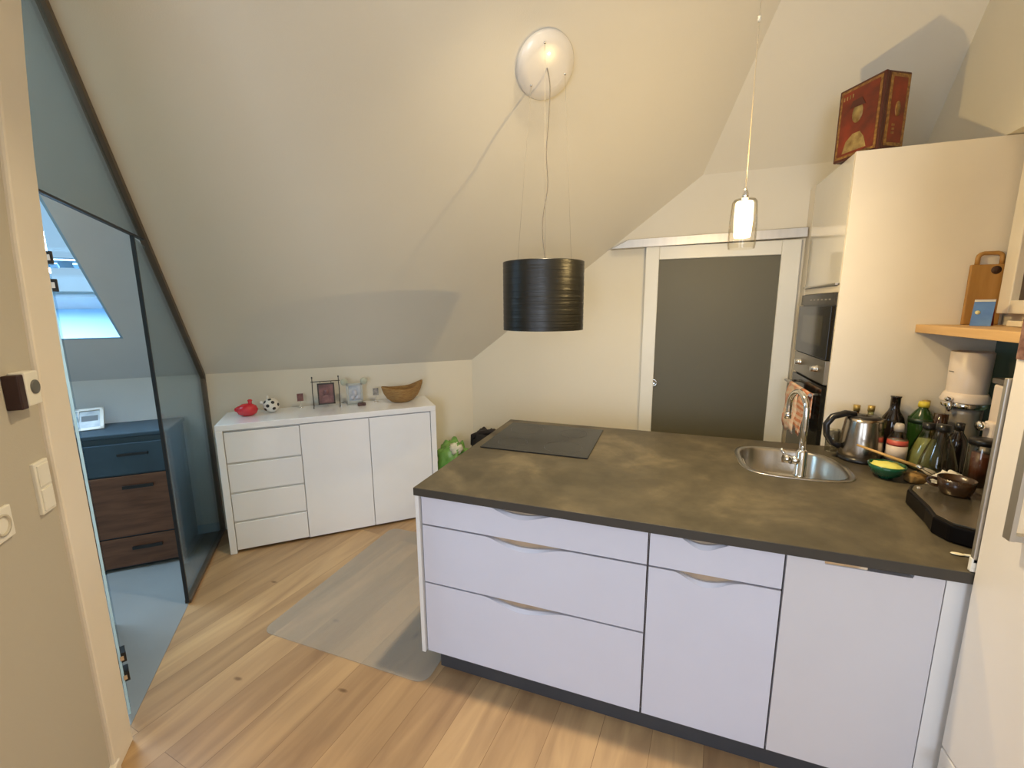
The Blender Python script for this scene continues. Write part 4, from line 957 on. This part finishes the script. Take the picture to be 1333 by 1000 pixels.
for a in (.6, 2.7, 4.8):
    q = CC + nin * .036 + (e1 * math.cos(a) + e2 * math.sin(a)) * .11
    an = math.atan2((q - bot).y, (q - bot).x)
    build('suspension_wire', MB().tube([q, V((DX + (R - .003) * math.cos(an), DY + (R - .003) * math.sin(an), 1.578 + HH - .01))], .0007, 6), mat('steel_wire', (.30, .27, .22), .6), t, world=True)
    bolt = MB().lathe([(0, .004), (.005, .004), (.006, 0)], q, 12, axis=nin)
    build('wire_gland', bolt, CHROME, t, world=True)

# glass pendant over the sink side, lit
PX, PY = 1.293, .56
t = thing('glass_pendant', 'small lit pendant with white inner tube in a clear glass cylinder', 'pendant lamp', (PX, PY, 1.936))
build('glass_shade', MB().lathe([(.050, 0), (.053, .02), (.053, .10), (.047, .185), (.040, .196), (.012, .198)], n=40), GLB, t)
def lit():
    m = bpy.data.materials.new('lit_opal'); m.use_nodes = True; N, L, b = nodes(m)
    tr = N.new('ShaderNodeBsdfTransparent'); em = N.new('ShaderNodeEmission'); em.inputs[0].default_value = (1, .78, .48, 1); em.inputs[1].default_value = 9
    tc = N.new('ShaderNodeTexCoord'); nz = N.new('ShaderNodeTexNoise'); nz.inputs['Scale'].default_value = 5; mr = N.new('ShaderNodeMapRange'); mr.inputs[3].default_value = .42; mr.inputs[4].default_value = .48
    mx = N.new('ShaderNodeMixShader'); L.new(tc.outputs['Object'], nz.inputs[0]); L.new(nz.outputs[0], mr.inputs[0]); L.new(mr.outputs[0], mx.inputs[0])
    L.new(tr.outputs[0], mx.inputs[1]); L.new(em.outputs[0], mx.inputs[2]); L.new(mx.outputs[0], N['Material Output'].inputs[0])
    N.remove(b); return m
build('inner_tube', MB().lathe([(0, .045), (.029, .045), (.032, .05), (.036, .12), (.034, .18), (.03, .188), (0, .19)], n=32), lit(), t)
build('fitting', MB().lathe([(0, .196), (.013, .196), (.013, .215), (.006, .235), (.003, .24)], n=18), CHROME, t)
build('cord', MB().tube([(0, 0, .235), (0, 0, CEIL - 1.936 - .02)], .0016, 8), mat('clear_cord', (.42, .36, .26), .4), t)
build('cord_clamp', MB().lathe([(0, 0), (.006, 0), (.006, .02), (0, .02)], (0, 0, .845), 12), mat('clamp_white', (.7, .68, .6), .4), t)
build('canopy', MB().lathe([(0, 0), (.05, 0), (.05, -.02), (.045, -.025), (0, -.025)], (0, 0, CEIL - 1.936 - .0005), 28), CANW, t)

# ceiling lamp above the island front (just above the view)
t = thing('ceiling_lamp', 'round white ceiling lamp above the front of the island', 'ceiling lamp', (.62, .18, CEIL - .06))
build('housing', MB().lathe([(0, .0595), (.11, .0595), (.11, .0), (.10, 0), (.10, .02), (0, .02)], n=36), CANW, t)

# ------------------------------------------------------------------ light
def area(name, loc, rot, size, power, col, sy=None, spread=None):
    l = bpy.data.lights.new(name, 'AREA'); l.energy = power; l.color = col; l.size = size
    if sy: l.shape = 'RECTANGLE'; l.size_y = sy
    if spread: l.spread = spread
    o = bpy.data.objects.new(name, l); COL.objects.link(o); o.location = loc; o.rotation_euler = rot
    return o
def pointl(name, loc, power, col, r):
    l = bpy.data.lights.new(name, 'POINT'); l.energy = power; l.color = col; l.shadow_soft_size = r
    o = bpy.data.objects.new(name, l); COL.objects.link(o); o.location = loc; return o
pointl('pendant_bulb_light', (PX, PY, 2.072), 50, (1, .72, .32), .018)
l = area('ceiling_lamp_light', (.62, .18, CEIL - .065), (0, 0, 0), .12, 30, (1, .80, .50), None, math.radians(115)); l.data.shape = 'DISK'
for i, (x0, x1) in enumerate(WX):
    area('window_daylight', ((x0 + x1) / 2, YB + .02, 1.5), (PI / 2, 0, PI) if False else (-PI / 2, 0, PI), x1 - x0 - .1, (42, 78)[i], (.74, .83, 1.0), 1.9)
pc = s1((SKA0 + SKA1) / 2, (SKD0 + SKD1) / 2, .26)
lo = area('skylight_daylight', pc, (0, 0, 0), .8, 62, (.60, .82, 1.0), .95)
lo.rotation_euler = (-N1).to_track_quat('-Z', 'Y').to_euler()

wd = bpy.data.worlds.new('sky'); scn.world = wd; wd.use_nodes = True
N, L = wd.node_tree.nodes, wd.node_tree.links
bg = N['Background']; tc = N.new('ShaderNodeTexCoord'); sx = N.new('ShaderNodeSeparateXYZ'); cr = N.new('ShaderNodeValToRGB')
L.new(tc.outputs['Generated'], sx.inputs[0]); L.new(sx.outputs['Z'], cr.inputs[0])
cr.color_ramp.elements[0].position = .0; cr.color_ramp.elements[0].color = (.50, .72, .95, 1)
cr.color_ramp.elements[1].position = .7; cr.color_ramp.elements[1].color = (.16, .42, .80, 1)
L.new(cr.outputs[0], bg.inputs[0]); bg.inputs[1].default_value = 1.0

# ------------------------------------------------------------------ camera
cam = bpy.data.cameras.new('camera'); co = bpy.data.objects.new('camera', cam); COL.objects.link(co)
cam.sensor_width = 36; cam.lens = 565.56 / 1333 * 36; cam.clip_start = .02
fw = V((-.33663, .92556, -.17306)); 
yaw, pit, rol = .3490, -.1740, -.0076
fw = V((-math.sin(yaw) * math.cos(pit), math.cos(yaw) * math.cos(pit), math.sin(pit)))
rt0 = V((math.cos(yaw), math.sin(yaw), 0)); up0 = rt0.cross(fw)
rt = rt0 * math.cos(rol) + up0 * math.sin(rol); up = rt.cross(fw)
co.matrix_world = Matrix(((rt.x, up.x, -fw.x, CAM.x), (rt.y, up.y, -fw.y, CAM.y), (rt.z, up.z, -fw.z, CAM.z), (0, 0, 0, 1)))
scn.camera = co
vs_ = scn.view_settings; vs_.view_transform = 'Standard'; vs_.look = 'None'; vs_.exposure = 0.0; vs_.gamma = 1.0; vs_.use_curve_mapping = False
